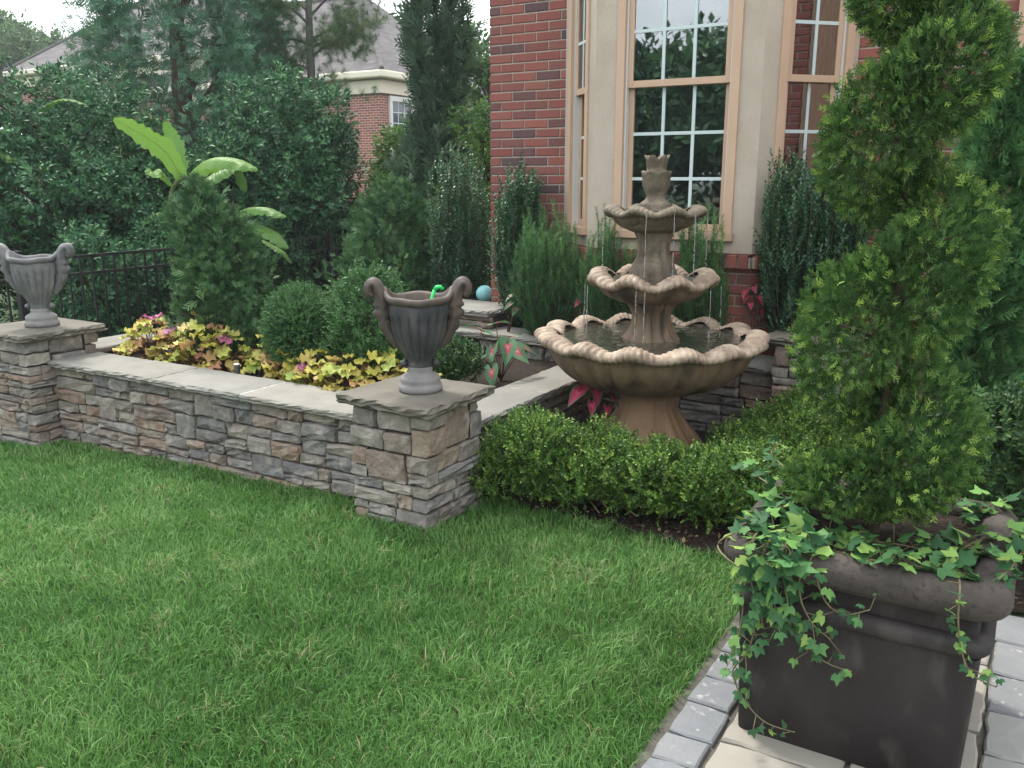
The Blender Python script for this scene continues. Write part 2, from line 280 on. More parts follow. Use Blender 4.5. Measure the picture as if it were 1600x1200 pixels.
def calmat(name, cols, pos):
    m, t, b = newmat(name); L = t.links
    a = t.nodes.new('ShaderNodeAttribute'); a.attribute_name = 'edge'
    nz = t.nodes.new('ShaderNodeTexNoise'); nz.inputs['Scale'].default_value = 7; nz.inputs['Detail'].default_value = 4
    tc = t.nodes.new('ShaderNodeTexCoord'); L.new(tc.outputs['Object'], nz.inputs['Vector'])
    ad = t.nodes.new('ShaderNodeMath'); ad.operation = 'MULTIPLY_ADD'; ad.inputs[1].default_value = .9; L.new(nz.outputs['Fac'], ad.inputs[0])
    sb = t.nodes.new('ShaderNodeMath'); sb.operation = 'SUBTRACT'; sb.inputs[1].default_value = .45; L.new(a.outputs['Fac'], sb.inputs[0]); L.new(sb.outputs[0], ad.inputs[2])
    r = rampnode(t, cols, pos)
    L.new(ad.outputs[0], r.inputs['Fac']); L.new(r.outputs['Color'], b.inputs['Base Color']); b.inputs['Roughness'].default_value = .5
    tr = t.nodes.new('ShaderNodeBsdfTranslucent'); L.new(r.outputs['Color'], tr.inputs['Color'])
    ms = t.nodes.new('ShaderNodeMixShader'); ms.inputs[0].default_value = .3
    L.new(b.outputs[0], ms.inputs[1]); L.new(tr.outputs[0], ms.inputs[2]); L.new(ms.outputs[0], t.nodes['Material Output'].inputs['Surface'])
    return m
M['caladium'] = calmat('caladium_leaf', [(.60, .25, .28), (.50, .07, .12), (.36, .07, .08), (.10, .17, .085), (.07, .19, .08)], [0, .2, .36, .46, .8])
M['caladium_pink'] = calmat('pink_caladium_leaf', [(.66, .22, .30), (.60, .05, .14), (.52, .05, .12), (.30, .06, .08), (.08, .17, .075)], [0, .3, .62, .82, .95])
M['red_stem'] = plain('red_brown_stem', (.10, .045, .03), .6)
def watermat():
    m, t, b = newmat('water'); L = t.links
    b.inputs['Base Color'].default_value = (.055, .055, .042, 1); b.inputs['Roughness'].default_value = .04; b.inputs['IOR'].default_value = 1.33
    b.inputs['Transmission Weight'].default_value = .35; b.inputs['Specular IOR Level'].default_value = .75
    tc = t.nodes.new('ShaderNodeTexCoord'); n = t.nodes.new('ShaderNodeTexNoise'); n.inputs['Scale'].default_value = 22; n.inputs['Detail'].default_value = 3; n.inputs['Distortion'].default_value = .6
    L.new(tc.outputs['Object'], n.inputs['Vector']); bp = t.nodes.new('ShaderNodeBump'); bp.inputs['Strength'].default_value = .8; bp.inputs['Distance'].default_value = .012
    L.new(n.outputs['Fac'], bp.inputs['Height']); L.new(bp.outputs['Normal'], b.inputs['Normal']); return m
M['water'] = watermat()
def dripmat():
    m, t, b = newmat('water_drip'); b.inputs['Base Color'].default_value = (.9, .93, .95, 1); b.inputs['Roughness'].default_value = .05
    b.inputs['Transmission Weight'].default_value = .8; b.inputs['IOR'].default_value = 1.33; return m
M['drip'] = dripmat()

# ---------------------------------------------------------------- foliage helpers
def nrm(a): return a / (np.linalg.norm(a, axis=-1, keepdims=True) + 1e-9)
def leaf2(o, d, n, L, W, fold=.15):
    """diamond leaf of two triangles from point o along d with face normal n"""
    s = np.cross(d, n); m = o + d * L * .5
    V = [o, m + s * W / 2 + n * W * fold, o + d * L, m - s * W / 2 + n * W * fold]
    return V, [(0, 1, 2), (0, 2, 3)]
def sprig(nl, L, ll, lw, ang=55, seed=0, stem=.0012, tipup=1.0, top=True):
    """a twig along +Y with leaves in a spiral"""
    g = np.random.default_rng(seed); V = []; F = []
    def add(v, f):
        k = len(V); V.extend(v); F.extend([tuple(i + k for i in q) for q in f])
    add([(-stem, 0, 0), (stem, 0, 0), (0, L, 0)], [(0, 1, 2)])
    for i in range(nl):
        f = (i + .5) / nl; ph = i * 2.4 + g.uniform(-.4, .4); a = R(ang) * (1 - .45 * f) * g.uniform(.8, 1.2)
        d = np.array([math.cos(ph) * math.sin(a), math.cos(a), math.sin(ph) * math.sin(a)])
        n = np.array([-math.cos(ph) * math.cos(a), math.sin(a), -math.sin(ph) * math.cos(a)])
        s = g.uniform(.75, 1.15) * (1 - .25 * f)
        v, q = leaf2(np.array([0, L * f, 0]), d, n, ll * s, lw * s); add(v, q)
    return np.array(V, float), np.array(F)
def needles(nn, L, nl, nw, ang=50, seed=0):
    g = np.random.default_rng(seed); V = [(-.0015, 0, 0), (.0015, 0, 0), (0, L, 0)]; F = [(0, 1, 2)]
    for i in range(nn):
        f = (i + .5) / nn; ph = i * 2.4 + g.uniform(-.3, .3); a = R(ang) * (1 - .4 * f)
        d = np.array([math.cos(ph) * math.sin(a), math.cos(a), math.sin(ph) * math.sin(a)]); s = np.cross(d, [g.normal(), g.normal(), g.normal()]); s /= np.linalg.norm(s)
        o = np.array([0, L * f, 0]); l = nl * g.uniform(.8, 1.1); k = len(V)
        V += [o - s * nw / 2, o + s * nw / 2, o + d * l]; F.append((k, k + 1, k + 2))
    return np.array(V, float), np.array(F)
def spray(L, w, nb=8, seed=0, sub=True):
    """flat fan spray like thuja or cypress, along +Y in the XY plane"""
    g = np.random.default_rng(seed); V = []; F = []
    def seg(o, a, l, w0, z):
        d = np.array([math.sin(a), math.cos(a), z]); s = np.array([math.cos(a), -math.sin(a), 0]); k = len(V); m = o + d * l * .55
        V.extend([o, m + s * w0 * .6, o + d * l, m - s * w0 * .6]); F.extend([(k, k + 1, k + 2), (k, k + 2, k + 3)]); return o, d
    o0 = np.zeros(3); seg(o0, 0, L, w, .0)
    for i in range(nb):
        f = .12 + .78 * i / nb; sd = 1 if i % 2 else -1; a = sd * R(g.uniform(32, 50)); l = L * (.62 - .38 * f) * g.uniform(.8, 1.15)
        o, d = seg(np.array([0, L * f, 0.]), a, l, w * .85, g.uniform(-.25, .25))
        if sub and f < .7:
            for q in (.35, .65):
                seg(o + d * l * q, a + sd * R(g.uniform(-45, -25)), l * .45, w * .75, g.uniform(-.2, .2))
    return np.array(V, float), np.array(F)
def basis(D, N):
    y = nrm(D); z = N - (N * y).sum(1, keepdims=True) * y; z = nrm(z); x = np.cross(y, z)
    return np.stack([x, y, z], axis=2)
def scatter(tm, P, D, N, S, tint=None, g=rng, spread=.18):
    """copies of template(s) at P with +Y along D and +Z near N, merged to one array"""
    if not isinstance(tm, list): tm = [tm]
    B = basis(D, N); S = np.broadcast_to(np.asarray(S, float), (len(P),))
    if tint is None: tint = g.random(len(P))
    ch = g.integers(0, len(tm), len(P)); Vs = []; Fs = []; Ts = []; off = 0
    for k, (V, F) in enumerate(tm):
        i = np.where(ch == k)[0]
        if len(i) == 0: continue
        W = np.einsum('nij,vj->nvi', B[i], V) * S[i][:, None, None] + P[i][:, None, :]
        Vs.append(W.reshape(-1, 3)); q = (F[None] + (np.arange(len(i)) * len(V))[:, None, None]).reshape(-1, F.shape[1]) + off
        Fs.append(q); off += len(i) * len(V)
        tt = np.repeat(tint[i], len(F)) + g.normal(0, spread, len(i) * len(F)); Ts.append(np.clip(tt, 0, 1))
    return np.concatenate(Vs), np.concatenate(Fs), np.concatenate(Ts)
def foliage(name, tm, P, D, N, S, mat, parent, tint=None, spread=.18):
    V, F, T = scatter(tm, P, D, N, S, tint, spread=spread)
    return mesh(name, V, F, mat, parent, attrs={'tint': ('FACE', T)})
def rdir(n, g=rng): return nrm(g.normal(size=(n, 3)))
def blobs_pts(bl, n, lo=.72, hi=1.0, inside=.7, g=rng, zmin=None):
    bl = np.asarray(bl, float); a = (bl[:, 3] * bl[:, 4] + bl[:, 3] * bl[:, 5] + bl[:, 4] * bl[:, 5]); p = a / a.sum()
    Ps = []; Ns = []; tot = 0
    for _ in range(12):
        k = g.choice(len(bl), n, p=p); d = rdir(n, g); rr = g.uniform(lo, hi, n)[:, None]
        q = bl[k, :3] + d * bl[k, 3:6] * rr; nn = nrm(d / bl[k, 3:6])
        ok = np.ones(n, bool)
        for b in bl: ok &= (((q - b[:3]) / b[3:6]) ** 2).sum(1) > inside ** 2
        if zmin is not None: ok &= q[:, 2] > zmin
        Ps.append(q[ok]); Ns.append(nn[ok]); tot += ok.sum()
        if tot >= n: break
    return np.concatenate(Ps)[:n], np.concatenate(Ns)[:n]
def lumps(c, r, nb, lr, g=rng, flat=1.0, keep=.75):
    """ellipsoid crown built of nb overlapping lumps"""
    c = np.asarray(c, float); r = np.asarray(r, float); d = rdir(nb, g)
    ctr = c + d * r * g.uniform(.5, keep, (nb, 1)); s = g.uniform(.75, 1.25, (nb, 1)) * lr
    bl = np.c_[ctr, s * r.mean() * np.ones((1, 2)) if False else np.repeat(s * r.mean(), 2, 1), s * r.mean() * flat]
    return np.r_[bl, [np.r_[c, r * .7]]]
UP = np.array([0, 0, 1.])
def shrub_leaves(name, tm, bl, n, size, mat, parent, out=.7, up=.35, jit=.5, lo=.75, hi=1.02, inside=.72, tintfn=None, zmin=None, inner=.15):
    P, Nn = blobs_pts(bl, n, lo, hi, inside, zmin=zmin)
    if inner:
        P2, N2 = blobs_pts(bl, int(n * inner), .35, .75, 0, zmin=zmin); P = np.r_[P, P2]; Nn = np.r_[Nn, N2]
    m = len(P); D = nrm(Nn * out + UP * up + rng.normal(0, jit, (m, 3))); N = nrm(Nn + rng.normal(0, .6, (m, 3)))
    t = rng.random(m) if tintfn is None else tintfn(P, Nn)
    return foliage(name, tm, P, D, N, size * rng.uniform(.75, 1.25, m), mat, parent, t)
def branches(name, base, tips, r0, mat, parent, wob=.06):
    mb = MB(); base = np.asarray(base, float)
    for tp in tips:
        tp = np.asarray(tp, float); mid = base + (tp - base) * .5 + rng.normal(0, wob, 3) * np.linalg.norm(tp - base) + [0, 0, .06 * np.linalg.norm(tp - base)]
        mb.tube(spline([base, mid, tp], 7), np.linspace(r0, r0 * .25, 7), 5)
    return mb.build(name, mat, parent, smooth=True)
T_box = [sprig(10, .058, .020, .0125, 60, s) for s in range(4)]
T_boxf = [sprig(10, .035, .011, .006, 60, s + 40) for s in range(4)]
T_holly = [sprig(8, .10, .055, .026, 65, s + 10) for s in range(4)]
T_broad = [sprig(7, .09, .05, .028, 60, s + 20) for s in range(4)]
T_big = [sprig(7, .28, .17, .09, 62, s + 25) for s in range(3)]
T_skyp = [sprig(18, .16, .033, .019, 58, s + 30) for s in range(4)]
T_thuja = [spray(.042, .0048, 6, s, False) for s in range(6)]
T_arb = [spray(.062, .0065, 9, s + 60, False) for s in range(4)]
T_cyp = [spray(.11, .0105, 8, s + 9, False) for s in range(4)]
T_cypbig = [spray(.26, .020, 9, s + 19, False) for s in range(4)]
T_yew = [needles(38, .13, .032, .0048, 68, s) for s in range(4)]
T_pine = [needles(44, .10, .17, .005, 62, s + 5) for s in range(3)]

# ---------------------------------------------------------------- ground
def gz(x): return np.clip(.035 * (np.asarray(x) + 2.4), -.2, 0)
xs = np.r_[-900, -60, np.linspace(-30, -8, 8), np.linspace(-7.5, 1, 18), 5, 60, 900]; ys = np.r_[-900, -60, np.linspace(-20, 40, 25), 120, 900]
GX, GY = np.meshgrid(xs, ys); V = np.c_[GX.ravel(), GY.ravel(), gz(GX.ravel()) - .012]
tag(mesh('lawn', V, grid_faces(len(ys), len(xs)), M['lawn_soil'], org=np.zeros(3)), kind='structure')

def bed_edge(x):   # lawn edge in front of the hedge bed
    return 3.53 + .05 * np.sin(2.1 * x) + .02 * np.sin(7 * x)
bx = np.linspace(-2.5, .6, 40); mb = MB()
V = np.r_[np.c_[bx, bed_edge(bx), np.full(40, .004)], np.c_[bx, np.full(40, 4.3), np.full(40, .03)], np.c_[bx, np.full(40, 5.6), np.full(40, .03)]]
tag(mesh('mulch_bed', V, grid_faces(3, 40), M['soil'], org=np.zeros(3)), kind='structure')
tag(MB().box((-5.7, 3.4, -.2), (-2.5, 5.35, .355)).box((-8.5, 3.6, -.25), (-5.8, 12.5, -.06)).build('planting_bed_soil', M['soil']), kind='structure')
tag(MB().box((-3.7, 5.3, .0), (-.9, 5.9, .45)).build('terrace_soil', M['soil']), kind='structure')

# paved walk with single pavers
walk = MB().box((-.80, -2, -.03), (3.0, 3.30, -.002)).build('paved_walk', M['joint'], org=np.zeros(3)); tag(walk, kind='structure')
def slab_mesh(w, d, h, b=.008, seed=0, rough=.004):
    g = np.random.default_rng(seed); nx, ny = max(2, int(w / .05)), max(2, int(d / .05))
    ring = [(-w / 2 + w * i / nx, -d / 2) for i in range(nx)] + [(w / 2, -d / 2 + d * i / ny) for i in range(ny)] + [(w / 2 - w * i / nx, d / 2) for i in range(nx)] + [(-w / 2, d / 2 - d * i / ny) for i in range(ny)]
    P = np.array(ring) * (1 - .0) + g.normal(0, rough, (len(ring), 2)); k = len(P)
    q = np.abs(P / np.array([w / 2, d / 2])).min(1) > .93; P[q] *= .975
    ins = P * np.array([1 - 2 * b / w, 1 - 2 * b / d])
    V = np.r_[np.c_[P, np.zeros(k)], np.c_[P, np.full(k, h - b)], np.c_[ins, np.full(k, h) + g.normal(0, .0012, k)]]
    F = [(i, (i + 1) % k, k + (i + 1) % k, k + i) for i in range(k)] + [(k + i, k + (i + 1) % k, 2 * k + (i + 1) % k, 2 * k + i) for i in range(k)]
    ctr = len(V); V = np.r_[V, [[0, 0, h]]]
    F += [(2 * k + i, 2 * k + (i + 1) % k, ctr) for i in range(k)]
    return V, F
pvc = {}
def paver(w, d, x, y, mat, h=.05, z=-.034):
    key = (round(w, 2), round(d, 2), rng.integers(0, 3), mat)
    if key not in pvc: V, F = slab_mesh(w - .010, d - .010, h, .006, len(pvc) + 3, .0025); pvc[key] = rawmesh('paver', V, F, False); pvc[key].materials.append(M[mat])
    return put('paver', pvc[key], None, walk, (x, y, z + rng.uniform(-.002, .003)), rng.uniform(-.015, .015))
y = .9
while y < 3.35:
    l = rng.choice([.13, .16, .18]); paver(.145, l, -.695, y + l / 2, 'paver_grey'); y += l
y = .9
while y < 3.30:
    l = rng.choice([.16, .2, .24]); m = 'paver_grey' if y > 2.62 else 'paver_pale'
    paver(.115, l, .10, y + l / 2, m); y += l
y = .9
while y < 3.2:
    l = rng.choice([.3, .42, .36]); x = -.615
    while x < .03:
        ww = min(rng.choice([.34, .45]), .04 - x)
        if ww < .1: break
        paver(ww, l, x + ww / 2, y + l / 2, 'paver_tan'); x += ww
    y += l
y = .9
while y < 3.25:
    l = rng.choice([.3, .42, .52]); x = .165
    while x < 1.3:
        ww = rng.choice([.34, .45, .3]); paver(ww, l, x + ww / 2, y + l / 2, 'paver_pale'); x += ww
    y += l

# ---------------------------------------------------------------- stone walls
def stone_mesh(w, h, d, g):
    b = min(.009, h * .16); xs = np.array([-w / 2 + b, -w / 6, w / 6, w / 2 - b]); zs = np.array([-h / 2 + b, 0, h / 2 - b])
    inner = np.array([[x, -d / 2, z] for z in zs for x in xs]); inner[:, 1] += g.normal(-.002, .0055, 12); inner[:, [0, 2]] += g.normal(0, .004, (12, 2))
    per = [0, 1, 2, 3, 7, 11, 10, 9, 8, 4]
    ox = {0: -w / 2, 3: w / 2, 1: -w / 6, 2: w / 6}; oz = {0: -h / 2, 1: 0, 2: h / 2}
    ring = []
    for p in per:
        c, r_ = p % 4, p // 4; x = ox[c] if c in (0, 3) or r_ in (0, 2) else ox[c]; z = oz[r_]
        if c in (0, 3) and r_ in (0, 2): x *= .985; z *= .96
        ring.append([x, -d / 2 + b * 1.1, z])
    ring = np.array(ring); ring += g.normal(0, .0028, ring.shape); back = ring.copy(); back[:, 1] = d / 2
    V = np.r_[inner, ring, back]
    F = [(r_ * 4 + c, r_ * 4 + c + 1, (r_ + 1) * 4 + c + 1, (r_ + 1) * 4 + c) for r_ in range(2) for c in range(3)]
    for i in range(10):
        j = (i + 1) % 10; F.append((12 + i, 12 + j, per[j], per[i])); F.append((22 + i, 22 + j, 12 + j, 12 + i))
    return V, F
def stone(parent, x, y, z, w, h, d, ang):
    V, F = stone_mesh(w, h, d, rng); o = put('stone', rawmesh('stone', V, F, False), M['stone'], parent, (x, y, z), ang)
    return o
def rows(z0, z1):
    out = []; z = z0
    while z < z1 - .03:
        h = rng.choice([.065, .105, .125, .15])
        if z + h > z1 - .06: h = z1 - z
        out.append((z, h)); z += h
    return out
def face_row(parent, p, ang, u0, u1, z, h, dep, gap=.008, wmin=.14, wmax=.40):
    """a band of ledge stones on the face through p along direction ang, outward normal = ang - 90 deg"""
    c, s = math.cos(ang), math.sin(ang); u = u0
    def place(a, b, za, zb):
        pr = rng.uniform(-.014, .016); dd = dep + pr; o = dep / 2 - pr / 2; uc = (a + b) / 2
        stone(parent, p[0] + c * uc - s * o, p[1] + s * uc + c * o, (za + zb) / 2, b - a - gap, zb - za - gap, dd, ang)
    def run(a, b, za, zb):
        while a < b - .005:
            w_ = rng.uniform(.13, .34)
            if a + w_ > b - .08: w_ = b - a
            place(a, a + w_, za, zb); a += w_
    while u < u1 - .01:
        wd = rng.uniform(wmin, wmax)
        if u + wd > u1 - .10: wd = u1 - u
        r_ = rng.random()
        if h < .08 or (r_ < .22 and wd < .26): place(u, u + wd, z, z + h)
        else:
            f = rng.uniform(.36, .64) if h < .16 else rng.choice([.34, .5, .66])
            run(u, u + wd, z, z + h * f); run(u, u + wd, z + h * f, z + h)
        u += wd
def cap_slab(parent, poly, z0, z1, mat, name='cap_stone', rough=.007):
    """flagstone with a chipped edge over polygon poly (counter-clockwise)"""
    P = []
    for i in range(len(poly)):
        a, b = np.array(poly[i]), np.array(poly[(i + 1) % len(poly)]); n = max(1, int(np.linalg.norm(b - a) / .035))
        P += [a + (b - a) * k / n for k in range(n)]
    P = np.array(P); k = len(P); c = P.mean(0); d = nrm(P - c); h = z1 - z0
    lv = [(-.004, 1.0), (.004, .86), (.010, .62), (.0, .42), (.006, .22), (-.012, 0)]; V = []
    for o, f in lv:
        j = rng.normal(0, rough if o != -.004 else .003, k)[:, None]; V.append(np.c_[P + d * (o + j), np.full(k, z0 + h * f) + (rng.normal(0, h * .06, k) if 0 < f < 1 else 0)])
    V = np.concatenate(V); F = []
    for l in range(len(lv) - 1):
        F += [((l + 1) * k + i, (l + 1) * k + (i + 1) % k, l * k + (i + 1) % k, l * k + i) for i in range(k)]
    F += [tuple(range(k)), tuple(range((len(lv) - 1) * k, len(lv) * k))[::-1]]
    return mesh(name, V, F, mat, parent)
def pillar(name, label, cx, cy, w, zb, zt, capover=.045, cap=.05):
    t = thing(name, label, 'pillar', (cx, cy, zb), 'stone pillars'); h = w / 2; dep = .09
    MB().box((cx - h + .03, cy - h + .03, zb), (cx + h - .03, cy + h - .03, zt - cap - .001)).build('core', M['mortar_dark'], t)
    for i, (z, hh) in enumerate(rows(zb, zt - cap)):
        for k in range(4):
            ang = k * math.pi / 2; c, s = math.cos(ang), math.sin(ang)
            p = (cx + s * h, cy - c * h)    # face mid point
            if i % 2: face_row(t, p, ang, -h, h - dep, z, hh, dep, wmin=.15, wmax=.34)
            else: face_row(t, p, ang, -h + dep, h, z, hh, dep, wmin=.15, wmax=.34)
    e = h + capover
    cap_slab(t, [(cx - e - .02, cy - e + .04), (cx + e, cy - e - .01), (cx + e, cy + e), (cx - e + .01, cy + e)], zt - cap, zt, M['pillar_flag'])
    return t
PR = (-2.495, 3.285); PL = (-5.665, 3.325)
pillar('stone_pillar', 'square stacked stone pillar carrying the dark urn, beside the boxwood hedge', *PR, .455, -.03, .60)
pillar('stone_pillar', 'square stacked stone pillar carrying the pale grey urn, before the iron fence', *PL, .50, -.14, .64)
pillar('stone_pillar', 'stacked stone pillar half hidden behind the spiral topiary', -1.02, 5.32, .44, 0, .70)

def garden_wall(name, label, a, b, thick, zb, zt, capw, joints, cap=.042, over=.04, back=False, capmat='flag'):
    """wall whose visible face runs from a to b, body on the left-hand side of a->b... outward = right-hand side"""
    a = np.array(a, float); b = np.array(b, float); L = np.linalg.norm(b - a); ang = math.atan2(b[1] - a[1], b[0] - a[0]); c, s = math.cos(ang), math.sin(ang)
    t = thing(name, label, 'wall', (*((a + b) / 2), zb))
    MB().box((0, .03, zb), (L, thick, zt - cap - .001), a, ang).build('core', M['mortar_dark'], t)
    for z, h in rows(zb, zt - cap): face_row(t, a, ang, 0, L, z, h, .09)
    if back:
        q = b + np.array([-s, c]) * thick
        for z, h in rows(zb + .3, zt - cap): face_row(t, q, ang + math.pi, 0, L, z, h, .09)
    js = [0] + list(joints) + [L]
    for i in range(len(js) - 1):
        u0, u1 = js[i] + .005, js[i + 1] - .005; pts = [(u0, -over), (u1, -over), (u1, capw - over), (u0, capw - over)]
        cap_slab(t, [(a[0] + c * u - s * v, a[1] + s * u + c * v) for u, v in pts], zt - cap, zt + rng.uniform(-.003, .003), M[capmat], rough=.005)
    for j in joints:
        MB().box((j - .009, -over + .006, zt - cap + .004), (j + .009, capw - over - .006, zt - .002), a, ang).build('mortar_joint', M['white_mortar'], t)
    return t
garden_wall('garden_wall', 'long low stacked stone wall with flagstone cap between the two urn pillars', (-5.41, 3.25), (-2.73, 3.25), .30, -.14, .45, .36, [.58, 1.03, 1.76])
garden_wall('return_wall', 'short stone wall with flagstone cap between the caladium bed and fountain', (-2.37, 3.52), (-2.37, 5.16), .24, 0, .39, .30, [.80])
garden_wall('terrace_wall', 'stacked stone retaining wall with flagstone cap behind the fountain', (-3.85, 5.33), (-1.25, 5.20), .28, 0, .505, .33, [.75, 1.55, 2.1], cap=.05)
garden_wall('return_wall', 'low stone wall with flagstone cap running back from the pale urn pillar', (-5.57, 3.58), (-5.57, 7.0), .26, .0, .45, .34, [.9, 1.8, 2.6])
garden_wall('stub_wall', 'short capped stone stub wall against the brick house corner', (-4.12, 5.48), (-3.40, 5.42), .36, .3, .645, .44, [], cap=.05)

# ---------------------------------------------------------------- brick house
house = thing('brick_house', 'red brick house with stucco bay window and tan wooden casings', 'house', (-1.0, 6.2, 0))
HY = 5.90
MB().box((-3.694, HY + .008, -.2), (-3.0, 12, 4.2)).build('wall', M['mortar'], house)
MB().box((-3.0, 6.9, -.2), (-1.05, 12, 4.2)).box((-3.0, HY + .03, 3.35), (-1.05, 6.9, 4.2)).build('wall', M['mortar'], house)
wallR = MB().box((-1.05, HY + .008, -.2), (-.222, 12, 4.2)).box((-.222, HY + .008, -.2), (2.6, 12, .79)).build('wall', M['mortar'], house)
BL, BH, BC = .194, .057, .0677
def brick_me(w, h, d, seed):
    g = np.random.default_rng(seed); b = .004
    V = []
    for yy, ins in ((0, b), (b, 0), (d, 0)):
        for zz in (-1, 1):
            for xx in (-1, 1): V.append([xx * (w / 2 - ins), yy, zz * (h / 2 - ins)])
    V = np.array(V) + g.normal(0, .0009, (12, 3))
    F = [(0, 1, 3, 2)]
    for a in (0, 4):
        F += [(a + 0, a + 4, a + 5, a + 1), (a + 1, a + 5, a + 7, a + 3), (a + 3, a + 7, a + 6, a + 2), (a + 2, a + 6, a + 4, a + 0)]
    F = [f[::-1] for f in F]
    return V, F
_bm = {}
def brick(x, y, z, w, ang, parent, h=BH, d=.05):
    key = (round(w, 3), round(h, 3), int(rng.integers(0, 3)))
    if key not in _bm: V, F = brick_me(w, h, d, len(_bm)); _bm[key] = rawmesh('brick', V, F); _bm[key].materials.append(M['brick'])
    return put('brick', _bm[key], None, parent, (x, y, z), ang)
def brick_face(p0, ang, L, z0, z1, parent, indiv=True, proud=.0, u_ind=None):
    """running bond from p0 along ang; outward is ang-90"""
    c, s = math.cos(ang), math.sin(ang); V = []; F = []; n0 = int(z0 / BC); i = n0
    while i * BC < z1 - .02:
        z = i * BC + BC / 2; u = 0 if i % 2 == 0 else -.1015
        while u < L - .01:
            a0 = max(u, 0); a1 = min(u + .193, L)
            if a1 - a0 > .03:
                m = (a0 + a1) / 2; x = p0[0] + c * m; y = p0[1] + s * m
                if indiv and (u_ind is None or u_ind(m, z)): brick(x, y, z, a1 - a0, ang, parent)
                else:
                    v, f = brick_me(a1 - a0, BH, .05, i); v = np.c_[v[:, 0] * c - v[:, 1] * s + x, v[:, 0] * s + v[:, 1] * c + y, v[:, 2] + z]
                    F += [tuple(k + len(V) for k in q) for q in f]; V += list(v)
            u += .203
        i += 1
    if F: tag(mesh('brickwork', V, F, M['brick'], parent), kind='stuff')
brick_face((-3.7, HY), 0, .66, .2, 4.1, house, u_ind=lambda u, z: .85 < z < 3.05)
brick_face((-1.05, HY), 0, .83, .2, 4.1, house, u_ind=lambda u, z: u > .3 and 1.75 < z < 2.9)
brick_face((-.22, HY), 0, 1.6, .2, .79, house, u_ind=lambda u, z: u < .5)
# bay window, 45-degree sides
bA, bB, bL, bR = (-2.6, 5.45), (-1.5, 5.45), (-3.05, 5.9), (-1.05, 5.9); SD = math.hypot(.45, .45)
FACES = [(bL, -math.pi / 4, SD), (bA, 0, 1.1), (bB, math.pi / 4, SD)]
V = [(*p, z) for z in (-.1, 1.05) for p in ((-3.05 + .012, 5.9), (-2.6 + .006, 5.45 + .012), (-1.5 - .006, 5.45 + .012), (-1.05 - .012, 5.9))]
mesh('bay_base', V, [(0, 1, 5, 4), (1, 2, 6, 5), (2, 3, 7, 6), (4, 5, 6, 7)], M['mortar'], house)
brick_face(bL, -math.pi / 4, SD, .3, 1.05, house, indiv=False)
brick_face(bA, 0, 1.1, .3, 1.05, house, u_ind=lambda u, z: u > .6)
brick_face(bB, math.pi / 4, SD, .3, 1.05, house)
for (p, ang, L) in FACES:      # sloping rowlock sill
    c, s = math.cos(ang), math.sin(ang); u = .01
    MB().box((.0, -.028, 1.052), (L, .06, 1.118), p, ang).build('sill_bed', M['mortar'], house)
    while u < L - .04:
        key = ('row', int(rng.integers(0, 3)))
        if key not in _bm:
            Vb, Fb = brick_me(.062, .085, .11, len(_bm) + 7); _bm[key] = rawmesh('sill_brick', Vb, Fb); _bm[key].materials.append(M['brick'])
        put('sill_brick', _bm[key], None, house, (p[0] + c * (u + .033) + s * .045, p[1] + s * (u + .033) - c * .045, 1.092), ang); u += .0725
